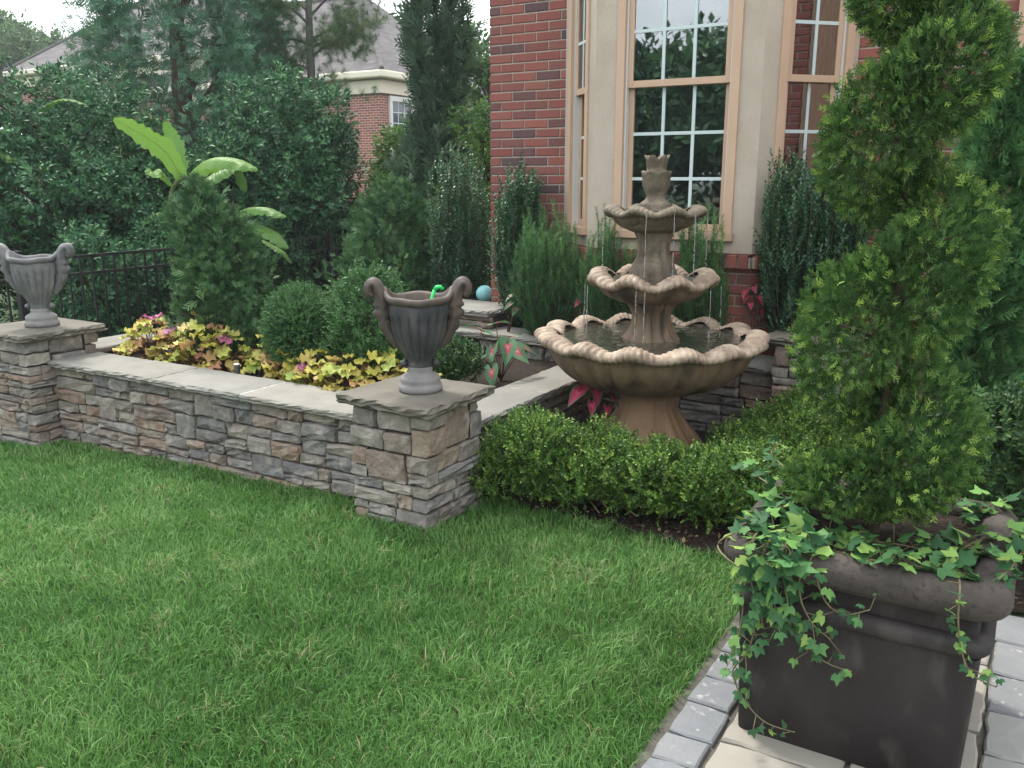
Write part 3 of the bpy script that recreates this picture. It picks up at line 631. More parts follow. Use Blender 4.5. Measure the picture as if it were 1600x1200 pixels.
def window(p, ang, L, cl, cr, cols, z0=1.30, zm=2.19, z1=3.08):
    """stucco post, casing, two sashes with muntins and panes on one bay face"""
    def B(): return MB()
    # stucco surround
    B().box((0, 0, 1.14), (cl, .12, 3.4), p, ang).build('stucco_post', M['stucco'], house)
    B().box((L - cr, 0, 1.14), (L, .12, 3.4), p, ang).build('stucco_post', M['stucco'], house)
    B().box((cl, .004, 3.2), (L - cr, .12, 3.4), p, ang).build('stucco_head', M['stucco'], house)
    B().box((cl, .004, 1.14), (L - cr, .12, 1.215), p, ang).build('stucco_apron', M['stucco'], house)
    cw = .055; a0, a1 = cl, L - cr
    win = B().box((a0, -.014, 1.27), (a0 + cw, .06, 3.15), p, ang).box((a1 - cw, -.014, 1.27), (a1, .06, 3.15), p, ang) \
        .box((a0, -.014, 3.15), (a1, .06, 3.2), p, ang).box((a0 - .012, -.035, 1.217), (a1 + .012, .08, 1.27), p, ang).build('window', M['casing'], house, bevel=.003)
    g0, g1 = a0 + cw, a1 - cw
    B().box((g0 + .001, .012, 1.272), (g0 + .012, .09, 3.149), p, ang).box((g1 - .012, .012, 1.272), (g1 - .001, .09, 3.149), p, ang).build('jamb_liner', M['white'], win)
    st = .034
    for (za, zb, yo) in ((1.272, zm + .02, .055), (zm - .02, 3.148, .022)):
        s0, s1 = g0 + .013, g1 - .013
        B().box((s0, yo, za), (s0 + st, yo + .03, zb), p, ang).box((s1 - st, yo, za), (s1, yo + .03, zb), p, ang) \
            .box((s0 + st, yo + .001, za), (s1 - st, yo + .029, za + .042), p, ang).box((s0 + st, yo + .001, zb - .042), (s1 - st, yo + .029, zb), p, ang).build('sash', M['casing'], win, bevel=.002)
        q0, q1, w0, w1 = s0 + st, s1 - st, za + .042, zb - .042
        pw, ph = (q1 - q0) / cols, (w1 - w0) / 3; mw = .010
        for i in range(1, cols): B().box((q0 + pw * i - mw, yo + .0035, w0), (q0 + pw * i + mw, yo + .0095, w1), p, ang).build('muntin', M['muntin'], win)
        for j in range(1, 3): B().box((q0, yo + .003, w0 + ph * j - mw), (q1, yo + .010, w0 + ph * j + mw), p, ang).build('muntin', M['muntin'], win)
        for i in range(cols):
            for j in range(3):
                u0, u1, v0, v1 = q0 + pw * i, q0 + pw * (i + 1), w0 + ph * j, w0 + ph * (j + 1); c, s = math.cos(ang), math.sin(ang); y = yo + .011
                Vp = [(p[0] + c * u - s * y, p[1] + s * u + c * y, z) for u, z in ((u0, v0), (u1, v0), (u1, v1), (u0, v1))]
                mesh('pane', Vp, [(0, 1, 2, 3)], M['glass'], win)
    return win
window(*FACES[0], .10, .12, 2); window(*FACES[1], .155, .135, 3); window(*FACES[2], .105, .035, 2)
V = [(*p, z) for z in (1.0, 3.4) for p in ((-3.0, 6.0), (-2.56, 5.60), (-1.54, 5.60), (-1.1, 6.0), (-1.1, 6.88), (-3.0, 6.88))]
room = mesh('room', V, [(3, 4, 10, 9), (4, 5, 11, 10), (5, 0, 6, 11), (0, 1, 2, 3, 4, 5)], M['dark_room'], house)
cu = np.linspace(0, 1, 41)
V = np.r_[[(-1.30 + .22 * t, 6.02 + .10 * t + .012 * math.sin(t * 60), 1.1) for t in cu], [(-1.30 + .22 * t, 6.02 + .10 * t + .012 * math.sin(t * 60), 3.3) for t in cu]]
mesh('curtain', V, grid_faces(2, 41), M['curtain'], house, smooth=True)
# bay roof slab above the frame
V = [(*p, z) for z in (3.401, 3.5) for p in ((-3.1, 5.9), (-2.63, 5.38), (-1.47, 5.38), (-1.0, 5.9))]
mesh('bay_head', V, [(0, 3, 2, 1), (4, 5, 6, 7), (0, 1, 5, 4), (1, 2, 6, 5), (2, 3, 7, 6)], M['casing'], house)
# entrance surround right of the brick: pilaster and panels
MB().box((-.221, HY - .05, .792), (-.135, HY + .05, 3.3)).build('pilaster', M['casing'], house, bevel=.004)
MB().box((-.135, HY + .012, .792), (1.0, HY + .06, 3.3)).build('wood_panel', M['panel'], house)
for z in (.80, 1.065, 1.9): MB().box((-.134, HY - .012, z), (1.0, HY + .011, z + .012)).box((-.134, HY - .006, z + .02), (1.0, HY + .011, z + .034)).build('panel_rail', M['casing'], house)
# porch side wall facing the bay (seen only in its glass)
pw_ = thing('porch_wall', 'brick porch side wall reflected in the angled bay window', 'wall', (1.45, 4.9, 0))
MB().box((1.458, 3.9, -.1), (1.75, 5.88, 3.9)).build('wall', M['mortar'], pw_)
brick_face((1.45, 5.88), -math.pi / 2, 1.98, 0, 3.8, pw_, indiv=False)
MB().box((1.40, 5.09, 0), (1.445, 5.88, 3.6)).build('wood_panel', M['panel'], pw_)
bpy.context.view_layer.update()

# ---------------------------------------------------------------- lathe helper
def lathe(prof, seg, fn=None):
    """prof: list of (r,z); fn(theta array, i, r, z) -> (r,z) arrays"""
    th = np.linspace(0, 2 * math.pi, seg, endpoint=False); V = []
    for i, (r, z) in enumerate(prof):
        rr, zz = (np.full(seg, r), np.full(seg, z)) if fn is None else fn(th, i, r, z)
        V.append(np.c_[rr * np.cos(th), rr * np.sin(th), np.broadcast_to(zz, (seg,))])
    return np.concatenate(V), grid_faces(len(prof), seg, True)
# ---------------------------------------------------------------- fountain
FX, FY = -1.80, 4.565
ft = thing('fountain', 'three tiered cast stone fountain with scalloped basins running with water', 'fountain', (FX, FY, 0))
def fput(name, V, F, mat, parent=ft, smooth=True): return mesh(name, np.asarray(V) + [FX, FY, 0], F, mat, parent, smooth, org=np.array([FX, FY, 0.]))
# pedestal: flared foot with broad acanthus lobes
prof = [(.33, 0), (.335, .03), (.325, .06), (.325, .10), (.30, .14), (.262, .19), (.222, .24), (.188, .29), (.165, .34), (.155, .38), (.16, .40), (.185, .43), (.21, .455), (.20, .47)]
def pedfn(t, i, r, z):
    k = np.clip((.36 - z) / .3, 0, 1); lob = np.abs(np.sin(4 * t)) ** .55; fine = np.cos(24 * t)
    return r * (1 - .26 * k * (1 - lob) + .03 * fine * np.clip(k + .25, 0, 1)), np.full(t.shape, z)
fput('pedestal', *lathe(prof, 192, pedfn), M['fountain_base'])
def basin(name, r, zr, zb, rb, tube_r, nl, nrib, rimmat, bodymat, lobe_z, lobe_r, seg=720):
    """scalloped basin: fluted underside, rolled ribbed rim, inside bowl"""
    rc = r - tube_r * 1.55
    under = []
    for k in range(14):
        f = k / 13; under.append((rb + (rc * .985 - rb) * math.sin(f * math.pi / 2) ** .85, zb + (zr - tube_r * .7 - zb) * (1 - math.cos(f * math.pi / 2)) ** .9))
    def ufn(t, i, rr, z):
        f = i / 13; return rr * (1 + .06 * (np.abs(np.sin(nl * t)) ** .7 - .6) * min(1, f * 2 + .25) * (1 - .5 * f)), z + lobe_z * .6 * f * np.cos(nl * t)
    fput(name, *lathe(under, seg // 2, ufn), bodymat)
    ring = [(a) for a in np.linspace(-2.3, 2.9, 17)]; V = []
    th = np.linspace(0, 2 * math.pi, seg, endpoint=False); ph = nl * th
    lob = np.cos(ph); fat = np.abs(np.cos(ph / 2)) ** .6
    for a in ring:   # a = angle around the roll, 0 = outward
        rib = 1 + .20 * np.abs(np.sin(nrib * th / 2)) ** .8 - .12
        tr = tube_r * (.80 + .35 * fat) * rib
        rr = rc + lobe_r * lob + tr * np.cos(a) * 1.6; zz = zr + lobe_z * lob - .012 + tr * np.sin(a) * .92 - .10 * tr * np.cos(a)
        V.append(np.c_[rr * np.cos(th), rr * np.sin(th), zz])
    fput('rim', np.concatenate(V), grid_faces(len(ring), seg, True), rimmat)
    ins = [(rc - tube_r * 1.1, zr + .0), (rc - tube_r * 1.5, zr - .04), (rc * .8, zr - .09), (rc * .5, zr - .12), (.05, zr - .13)]
    fput('basin_floor', *lathe(ins, 96), bodymat)
def waterdisc(r, z):
    V, F = lathe([(r * k / 14 + .002, z) for k in range(15)], 96, lambda t, i, rr, zz: (np.full(t.shape, rr), zz + .0025 * np.sin(70 * rr + 3 * np.sin(2 * t)) + .0015 * np.sin(11 * t + 25 * rr)))
    fput('water', V, F, M['water'])
basin('basin', .63, .735, .44, .19, .034, 14, 14 * 9, M['fountain_rim'], M['fountain'], .017, .017)
waterdisc(.545, .722)
st1 = [(.17, .60), (.165, .66), (.155, .72), (.12, .76), (.105, .80), (.10, .86), (.115, .90), (.135, .925), (.12, .94), (.125, .955)]
flu = lambda amp, n: (lambda t, i, r, z: (r * (1 + amp * (np.abs(np.sin(n * t / 2)) - .5)), np.full(t.shape, z)))
fput('stem', *lathe(st1, 144, flu(.17, 12)), M['fountain'])
basin('basin', .355, 1.068, .93, .115, .030, 8, 8 * 9, M['fountain_rim'], M['fountain'], .022, .012, 560)
waterdisc(.31, 1.058)
st2 = [(.125, 1.0), (.125, 1.06), (.12, 1.10), (.105, 1.14), (.085, 1.18), (.08, 1.23), (.085, 1.27), (.10, 1.305), (.105, 1.32), (.09, 1.335)]
fput('stem', *lathe(st2, 144, flu(.17, 10)), M['fountain_top'])
basin('basin', .275, 1.435, 1.325, .085, .022, 8, 8 * 9, M['fountain_top'], M['fountain_top'], .013, .010, 480)
waterdisc(.225, 1.428)
fin = [(.11, 1.40), (.10, 1.43), (.085, 1.445), (.09, 1.46), (.075, 1.475), (.055, 1.49), (.05, 1.51), (.06, 1.53), (.072, 1.56), (.075, 1.595), (.078, 1.62), (.082, 1.632), (.07, 1.637), (.052, 1.632), (.05, 1.66), (.055, 1.69), (.064, 1.712), (.05, 1.712), (.04, 1.66)]
def finfn(t, i, r, z):
    lob = np.abs(np.sin(3 * t)); k = 0
    if 1.60 < z < 1.64: return r * (1 + .06 * (lob - .5)), z + .012 * (lob - .5)
    if z > 1.64: return r * (1 + .16 * (lob - .4)), z + (.028 * (lob - .6) if z > 1.68 else 0)
    return r * (1 + .03 * (lob - .5)), np.full(t.shape, z)
fput('finial', *lathe(fin, 96, finfn), M['fountain_top'])
def drips(n, r, z0, z1):
    for a in n:
        x, y = r * math.cos(a), r * math.sin(a); mb = MB(); z = z0; rr = .0028
        while z > z1:
            l = rng.uniform(.04, .10) if z < z0 - .12 else .13
            q = np.array([[FX + x * (1 + .04 * (z0 - zz)) + rng.normal(0, .0008), FY + y * (1 + .04 * (z0 - zz)), zz] for zz in np.linspace(z, max(z - l, z1), 5)])
            mb.tube(q, [rr * .5, rr, rr * 1.1, rr, rr * .4], 6); z -= l + (rng.uniform(.004, .012) if z < z0 - .12 else 0)
        mb.build('water_drip', M['drip'], ft, smooth=True)
CA = math.atan2(-FY, -FX)          # direction to the viewer's side
drips([CA - .15, CA + .35, CA - 1.2, CA + 1.25, CA + .8], .292, 1.42, 1.07)
drips([CA - .22, CA - .10, CA + .95, CA - 1.4, CA - 1.2, CA + 1.5], .375, 1.03, .74)

# ---------------------------------------------------------------- urns
def urn(label, x, y, z0, ang, mats, sc_=.955):
    t = thing('urn', label, 'urn', (x, y, z0), 'handled urns on the pillars'); o = np.array([x, y, z0])
    def up(name, V, F, m):
        V = np.asarray(V, float); c, s = math.cos(ang), math.sin(ang)
        V = np.c_[V[:, 0] * c - V[:, 1] * s, V[:, 0] * s + V[:, 1] * c, V[:, 2]] * sc_ + o
        return mesh(name, V, F, m, t, True, org=o)
    up('base', *lathe([(.0, 0), (.108, 0), (.112, .015), (.108, .035), (.098, .042), (.102, .055), (.100, .070), (.085, .082), (.068, .092), (.06, .105), (.064, .118), (.058, .126)], 72), mats[2])
    def hump(t): return np.exp(-((np.minimum(np.abs(np.sin((t) / 2)), np.abs(np.cos(t / 2)))) / .19) ** 2)
    body = [(.055, .118), (.060, .128), (.062, .138), (.060, .148), (.070, .168), (.086, .195), (.104, .225), (.121, .255), (.134, .29), (.143, .33), (.149, .375), (.152, .40), (.153, .43), (.152, .445)]
    def bfn(t, i, r, z):
        k = 1 if .15 < z < .385 else .12; f = np.abs(np.cos(9 * t)) ** .6
        return r * (1 - .11 * k * (1 - f)), np.full(t.shape, z)
    up('bowl', *lathe(body, 216, bfn), mats[0])
    rim = [(.146, .44), (.160, .447), (.168, .460), (.168, .472), (.160, .482), (.148, .482), (.138, .47), (.13, .42), (.11, .33), (.0, .32)]
    def rfn(t, i, r, z):
        h = hump(t); k = 1 if i < 7 else 0
        return r * (1 + .10 * h * k), z + .045 * h * k + .004 * np.sin(5 * t) * k
    up('rim', *lathe(rim, 144, rfn), mats[1])
    for sgn in (1, -1):      # scroll handle: grooved ribbon curling over, acanthus down the side
        path = spline([(.105, .225), (.124, .255), (.150, .30), (.170, .35), (.178, .40), (.176, .44), (.186, .49), (.202, .53), (.222, .546), (.240, .528), (.238, .498), (.222, .486)], 44)
        wid = np.interp(np.linspace(0, 1, 44), [0, .12, .3, .45, .55, .7, .85, 1], [.018, .040, .056, .070, .072, .062, .054, .044])
        thk = np.interp(np.linspace(0, 1, 44), [0, .3, .42, .5, .6, 1], [.018, .030, .042, .036, .028, .022])
        T = np.gradient(path, axis=0); T = nrm(T); Nn = np.c_[T[:, 1], -T[:, 0]]; V = []; ns = 24
        for i in range(44):
            for k in range(ns):
                a = 2 * math.pi * k / ns; gr = 1 + .22 * math.cos(6 * a); bulge = 1 + (.25 * math.sin(i * 1.35) if 8 < i < 22 else 0)
                off = thk[i] * math.sin(a) * gr * bulge
                V.append([(path[i, 0] + Nn[i, 0] * off) * sgn, wid[i] * .8 * math.cos(a) * sgn, path[i, 1] + Nn[i, 1] * off])
        F = [tuple(f) for f in grid_faces(44, ns, True)] + [tuple(range(ns))[::-1], tuple(range(43 * ns, 44 * ns))]
        hd = up('handle', V, F, mats[1])
        for (cr, cz, s) in ((.188, .395, .026), (.166, .345, .023), (.066, .140, .02)):   # carved curls on the side
            th = np.linspace(0, 2 * math.pi, 24, endpoint=False); VV = []
            for q in np.linspace(-1, 1, 9):
                rr = s * math.sqrt(max(0, 1 - q * q)) + .001
                VV += [((cr + .012 + rr * math.cos(a)) * sgn, q * .034, cz + rr * math.sin(a) * (1 + .2 * math.cos(3 * a))) for a in th]
            mesh_o = up('carved_curl', VV, [tuple(f) for f in grid_faces(9, 24, True)], mats[0])
            base = WL[hd.name]; mesh_o.parent = hd; mesh_o.location = (0, 0, 0)
    return t
UA = R(36)
urn('dark fluted urn with scrolled handles holding a green tool', PR[0] + .02, PR[1] + .015, .601, UA, (M['urn'], M['urn_rim'], M['urn_base']))
urn('pale grey fluted urn with scrolled handles before the iron fence', PL[0] + .02, PL[1] + .02, .641, UA, (M['urn_pale'], M['urn_pale'], M['urn_base']))
tl = thing('garden_tool', 'green plastic tool handle sticking out of the dark urn', 'tool', (PR[0] + .04, PR[1] + .04, .91))
b0 = np.array([PR[0] + .03, PR[1] + .04, .92]); b1 = b0 + [.045, .03, .165]
MB().tube([b0, b0 + (b1 - b0) * .6, b1], [.008, .009, .009], 10).build('shaft', M['green_plastic'], tl, True)
MB().tube([b1, b1 + [.008, .006, .012], b1 + [.022, .016, .014], b1 + [.034, .024, .002]], [.009, .011, .011, .008], 10).build('grip', M['green_plastic'], tl, True)

# ---------------------------------------------------------------- planter
PC = np.array([-.298, 2.59]); pl = thing('square_planter', 'large dark cast stone planter with rolled rims holding the spiral topiary', 'planter', (*PC, .016))
def sq_sweep(prof, rc=.05, n=8):
    V = []
    for hs, z, rad in prof:
        for q in range(4):
            a0 = q * math.pi / 2; cx, cy = (hs - rad) * (1 if q in (0, 3) else -1), (hs - rad) * (1 if q in (0, 1) else -1)
            for k in range(n + 1):
                a = a0 + math.pi / 2 * k / n; V.append([PC[0] + cx + rad * math.cos(a), PC[1] + cy + rad * math.sin(a), z])
    return V, grid_faces(len(prof), 4 * (n + 1), True)
def roll(hs, z, r, a0=-100, a1=100, n=14, rad=.05): return [(hs + r * math.cos(a), z + r * math.sin(a), rad + .02 * math.cos(a)) for a in np.linspace(R(a0), R(a1), n)]
mesh('body', *sq_sweep([(.285, .012, .02), (.292, .016, .022), (.300, .20, .024), (.308, .42, .026)]), M['planter'], pl, True)
mesh('lower_roll', *sq_sweep(roll(.303, .450, .030, -120, 120)), M['planter'], pl, True)
mesh('collar', *sq_sweep([(.300, .472, .03), (.296, .495, .03), (.300, .52, .03), (.31, .54, .03)]), M['planter'], pl, True)
mesh('rim', *sq_sweep(roll(.312, .582, .050, -130, 170, 18, .06) + [(.260, .575, .03), (.258, .52, .03)]), M['planter_rim'], pl, True)
V, F = sq_sweep([(.259, .590, .03)]); mesh('soil', V, [tuple(range(len(V)))], M['soil'], pl)

# ---------------------------------------------------------------- spiral topiary
sp = thing('spiral_topiary', 'tall thuja clipped in a spiral growing in the dark planter', 'topiary', (PC[0] + .01, PC[1] + .02, .57)); AX = np.array([PC[0] - .015, PC[1] + .01])
MB().tube(spline([(AX[0], AX[1], .55), (AX[0] + .01, AX[1], 1.2), (AX[0] - .01, AX[1] + .01, 2.0), (AX[0], AX[1], 2.75)], 20), np.linspace(.024, .010, 20), 8).build('trunk', M['bark'], sp, True)
PHL = math.atan2(-AX[1], -AX[0]) - math.pi / 2        # the side where the lowest notch opens
VM = lambda t_: np.interp(t_, [-1, -.3, 0, .4, 1], [.085, .092, .092, .08, .072])
TK = np.array([-1.5, -1, -.5, 0, .5, 1, 1.5, 2, 2.5, 3, 3.5, 4, 5]); ZK = np.array([.10, .30, .56, .85, 1.16, 1.45, 1.68, 1.92, 2.13, 2.32, 2.48, 2.62, 2.85])
def zgap(tt): return np.interp(tt, TK, ZK)
n = 34000; tt = -1.15 + 4.2 * rng.random(n) ** 1.1; p = PHL + 2 * math.pi * tt
g0, g1 = zgap(tt), zgap(tt + 1); g0 = np.maximum(g0, .60); zc = (g0 + g1) / 2; Ro = np.interp(zc, [.6, .8, 1.3, 1.75, 2.1, 2.6], [.225, .245, .240, .210, .178, .08])
end = np.clip((tt + 1.2) / .12, .5, 1) * np.clip((3.1 - tt) / .4, .15, 1)
psi = rng.uniform(-2.6, 2.6, n); q = np.where(rng.random(n) < .16, rng.uniform(.25, .72, n), rng.uniform(.74, 1.0, n)); vh = np.clip((g1 - g0) / 2 - VM(tt), .07, .225) * end; rh = Ro * .73
lump = 1 + .07 * np.sin(5 * p + 2 * psi) + .06 * np.sin(11 * p - 3 * psi + 1)
er = np.c_[np.cos(p), np.sin(p), np.zeros(n)]; et = np.c_[-np.sin(p), np.cos(p), np.zeros(n)]
Pp = np.c_[AX[0] + er[:, 0] * Ro * .33, AX[1] + er[:, 1] * Ro * .33, zc] + er * (rh * np.cos(psi) * q * lump)[:, None] + UP * (vh * np.sin(psi) * q * lump)[:, None]
Nn = nrm(er * np.cos(psi)[:, None] + UP * (np.sin(psi) * .9)[:, None])
Dd = nrm(Nn * 1.0 + UP * .25 + rng.normal(0, .5, (n, 3))); Nr = nrm(np.cross(Dd, UP) * rng.choice([-1, 1], n)[:, None] + rng.normal(0, .55, (n, 3)))
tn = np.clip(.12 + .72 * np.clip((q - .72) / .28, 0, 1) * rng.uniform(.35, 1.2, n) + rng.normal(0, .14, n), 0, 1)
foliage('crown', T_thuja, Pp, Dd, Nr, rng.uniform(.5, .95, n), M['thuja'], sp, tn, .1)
mb = MB()
for k in range(70):
    i = rng.integers(0, n); a = np.array([AX[0], AX[1], Pp[i, 2] - .08]); b = Pp[i] - Nn[i] * .03; mb.tube(spline([a, (a + b) / 2 + [0, 0, .01], b], 5), np.linspace(.006, .002, 5), 4)
tag(mb.build("limbs", M["bark"], sp, True), kind="stuff")

# ---------------------------------------------------------------- shrubs and trees
def conical(c, zb, zt, rmax, n, prof, lump=.12, g=rng):
    """surface points of a revolved crown; prof(f)->radius factor"""
    f = g.random(n); keep = g.random(n) < np.clip(prof(f), .08, 1); f = f[keep]; m = len(f); a = g.uniform(0, 2 * math.pi, m)
    q = g.uniform(.68, 1.03, m); lm = 1 + lump * (np.sin(3 * a + 9 * f) * .5 + np.sin(7 * a - 14 * f + 2) * .35 + np.sin(13 * a + 31 * f) * .3)
    r = rmax * prof(f) * q * lm
    P = np.c_[c[0] + r * np.cos(a), c[1] + r * np.sin(a), zb + (zt - zb) * f]; N = np.c_[np.cos(a), np.sin(a), np.full(m, .25)]
    return P, nrm(N), q
def cone_plant(name, label, cat, c, zb, zt, r, n, prof, tm, size, mat, out=.6, up=.7, jit=.35, lump=.12, trunk=True, zt0=None, group=None, vert=False, bark='bark', lean=None):
    t = thing(name, label, cat, (c[0], c[1], zt0 if zt0 is not None else zb), group)
    P, N, q = conical(c, zb, zt, r, n, prof, lump); m = len(P)
    if lean is not None: P = P + np.outer((P[:, 2] - zb) / (zt - zb), np.array([*lean, 0]))
    size = size * np.where(rng.random(m) < .07, 1.75, 1.0); D = nrm(N * out + UP * up + rng.normal(0, jit, (m, 3))); Nr = nrm(np.cross(D, UP) + rng.normal(0, .5, (m, 3))) if vert else nrm(N + rng.normal(0, .5, (m, 3)))
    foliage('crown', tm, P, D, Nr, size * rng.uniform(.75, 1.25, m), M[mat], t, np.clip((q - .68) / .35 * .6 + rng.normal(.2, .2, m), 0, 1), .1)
    if trunk:
        z0 = (zt0 if zt0 is not None else zb) - .02
        mb = MB(); mb.tube([(c[0], c[1], z0), (c[0] + .01, c[1], (z0 + zt) / 2), (c[0], c[1], zt - .12 * (zt - zb))], [.05 * r / .4 + .008, .03 * r / .4 + .006, .006], 7)
        for k in range(14):
            i = rng.integers(0, m); b = P[i]; a = np.array([c[0], c[1], max(z0 + .03, b[2] - r * .8)]); mb.tube(spline([a, (a + b) / 2, b], 4), np.linspace(.014 * r / .4 + .003, .003, 4), 4)
        mb.build('trunk', M[bark], t, True)
    return t
egg = lambda f: np.sin(np.pi * np.clip(f * .86 + .12, 0, 1)) ** .65
spire = lambda f: np.clip(1.12 * (1 - f) ** .62, 0, 1) * np.clip(f * 6 + .5, 0, 1)
column = lambda f: np.clip(1.3 * (1 - f) ** .35, 0, 1) * np.clip(f * 5 + .55, 0, 1)
rev = lambda f: np.clip(.55 + .75 * f, 0, 1) * np.clip((1 - f) * 4.5, .12, 1)

# boxwood hedge, bush by bush
def boxbush(label, x, y, r, h, n=1950, mat='box', tm=T_box, size=1.0, group='boxwood hedge round the fountain', name='boxwood_bush', z0=.0, cat='bush'):
    t = thing(name, label, cat, (x, y, z0), group)
    bl = lumps((x, y, z0 + h * .52), (r * 1.15, r * 1.05, h * .44), 16, .42)
    shrub_leaves('crown', tm, bl, n, size, M[mat], t, out=.5, up=.7, jit=.5, zmin=z0 + .07, hi=1.1)
    tips = [bl[k, :3] for k in range(9)]
    branches('branches', (x, y, z0), tips, .011, M['bark'], t)
    return t
HB = [(-2.06, 3.74, .27, .40, 'boxwood hedge bush growing against the dark urn pillar'),
      (-1.72, 3.82, .27, .37, 'boxwood hedge bush second from the dark urn pillar, with pale broken twigs'),
      (-1.36, 3.84, .26, .34, 'boxwood hedge bush directly before the fountain foot'),
      (-1.02, 3.92, .26, .36, 'boxwood hedge bush at the hedge corner near the planter'),
      (-1.02, 4.28, .25, .38, 'boxwood hedge bush turning back from the hedge corner'),
      (-.96, 4.62, .26, .40, 'boxwood hedge bush behind the spiral topiary, midway back to the terrace wall'),
      (-.92, 4.95, .24, .42, 'boxwood hedge bush beside the stone terrace wall')]
for x, y, r, h, lb in HB: boxbush(lb, x, y - .09, r, h)
mb = MB()
for k in range(9):
    a = np.array([-1.75 + rng.normal(0, .05), 3.72, .05]); b = a + [rng.uniform(-.15, .35), rng.uniform(-.22, -.12), rng.uniform(-.03, .12)]; mb.tube(spline([a, (a + b) / 2 + [0, 0, .03], b], 6), np.linspace(.006, .002, 6), 5)
tag(mb.build('broken_twigs', M['vine'], None, True), 'pale bare broken twigs sticking out under the hedge', 'twigs')
boxbush('dark leafy bush behind the planter against the brick entrance', .05, 3.98, .33, .80, 2600, 'box_dark', T_broad, .62, None, 'broadleaf_bush')
boxbush('low green bush on the bed soil behind the dark urn', -2.95, 4.25, .17, .30, 900, 'box_dark', T_box, 1.0, None, 'low_bush', z0=.35)
# bed shrubs
t = thing('boxwood_ball', 'clipped round boxwood ball behind the yellow heucheras', 'shrub', (-3.86, 3.90, .355))
shrub_leaves('crown', T_boxf, np.r_[lumps((-3.86, 3.90, .70), (.20, .20, .22), 14, .42), [(-3.83, 3.9, .69, .215, .215, .27)]], 4300, 1.3, M['ballshrub'], t, out=.9, up=.3, jit=.35, lo=.80, hi=1.04, zmin=.4, inner=.35)
branches('branches', (-3.86, 3.90, .34), [(-3.86 + .12 * math.cos(a), 3.9 + .12 * math.sin(a), .72) for a in np.arange(0, 6.2, .9)], .012, M['bark'], t)
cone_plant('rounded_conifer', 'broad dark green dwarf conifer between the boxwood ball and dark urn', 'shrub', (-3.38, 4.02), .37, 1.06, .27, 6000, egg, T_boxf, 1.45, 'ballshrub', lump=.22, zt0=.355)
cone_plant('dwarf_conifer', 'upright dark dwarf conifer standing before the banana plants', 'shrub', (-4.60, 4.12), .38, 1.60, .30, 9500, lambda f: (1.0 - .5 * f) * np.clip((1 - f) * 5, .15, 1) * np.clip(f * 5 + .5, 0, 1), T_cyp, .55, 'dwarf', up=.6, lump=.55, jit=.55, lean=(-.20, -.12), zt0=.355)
cone_plant('false_cypress', 'loose mid green false cypress below the neighbour\'s window', 'shrub', (-5.0, 6.35), .1, 1.56, .44, 7500, lambda f: np.sin(np.pi * np.clip(f * .75 + .2, 0, 1)) ** .8, T_cyp, .72, 'dwarf', lump=.7, jit=.55, zt0=0.)
# plants against the house
def sky_pencil(label, x, y, z0, zt, r, n, lean=0):
    t = thing('sky_pencil_holly', label, 'shrub', (x, y, z0), 'sky pencil hollies')
    ns = max(8, int(n / 16)); mb = MB(); Ps = []; Ds = []; Ts = []
    for k in range(ns):
        a = rng.uniform(0, 6.28); rr = r * math.sqrt(rng.random()); h = (zt - z0) * rng.uniform(.62, 1.0) * (1 - .12 * (rr / r))
        b0 = np.array([x + .25 * rr * math.cos(a), y + .25 * rr * math.sin(a), z0]); b1 = np.array([x + rr * math.cos(a), y + rr * math.sin(a), z0 + h])
        pth = spline([b0, (b0 + b1) / 2 + [.3 * rr * math.cos(a), .3 * rr * math.sin(a), 0], b1], 16)
        mb.tube(pth[::3], np.linspace(.006, .0015, 6), 4)
        f = np.r_[np.linspace(.1, .92, int(n / ns)), ]; idx = (f * 15).astype(int)
        Ps.append(pth[idx] + rng.normal(0, .012, (len(f), 3))); Ds.append(nrm(np.gradient(pth, axis=0)[idx] + rng.normal(0, .18, (len(f), 3)) * .05)); Ts.append(np.clip(f * .55 + rng.normal(.1, .15, len(f)), 0, 1))
    P = np.concatenate(Ps); D = nrm(nrm(np.concatenate(Ds)) + rng.normal(0, .18, (len(P), 3)))
    foliage('foliage', T_skyp, P, D, rdir(len(P)), rng.uniform(.8, 1.15, len(P)), M['skyp'], t, np.concatenate(Ts), .12)
    mb.build('stems', M['bark'], t, True); return t
sky_pencil('tall sky pencil holly beside the left brick corner of the house', -4.22, 6.25, .0, 2.08, .26, 1600)
sky_pencil('small sky pencil holly standing before the brick beside the bay window', -3.32, 5.70, .45, 1.80, .17, 1300)
sky_pencil('broad dark sky pencil holly under the angled bay pane', -1.16, 5.47, .45, 1.92, .30, 2300)
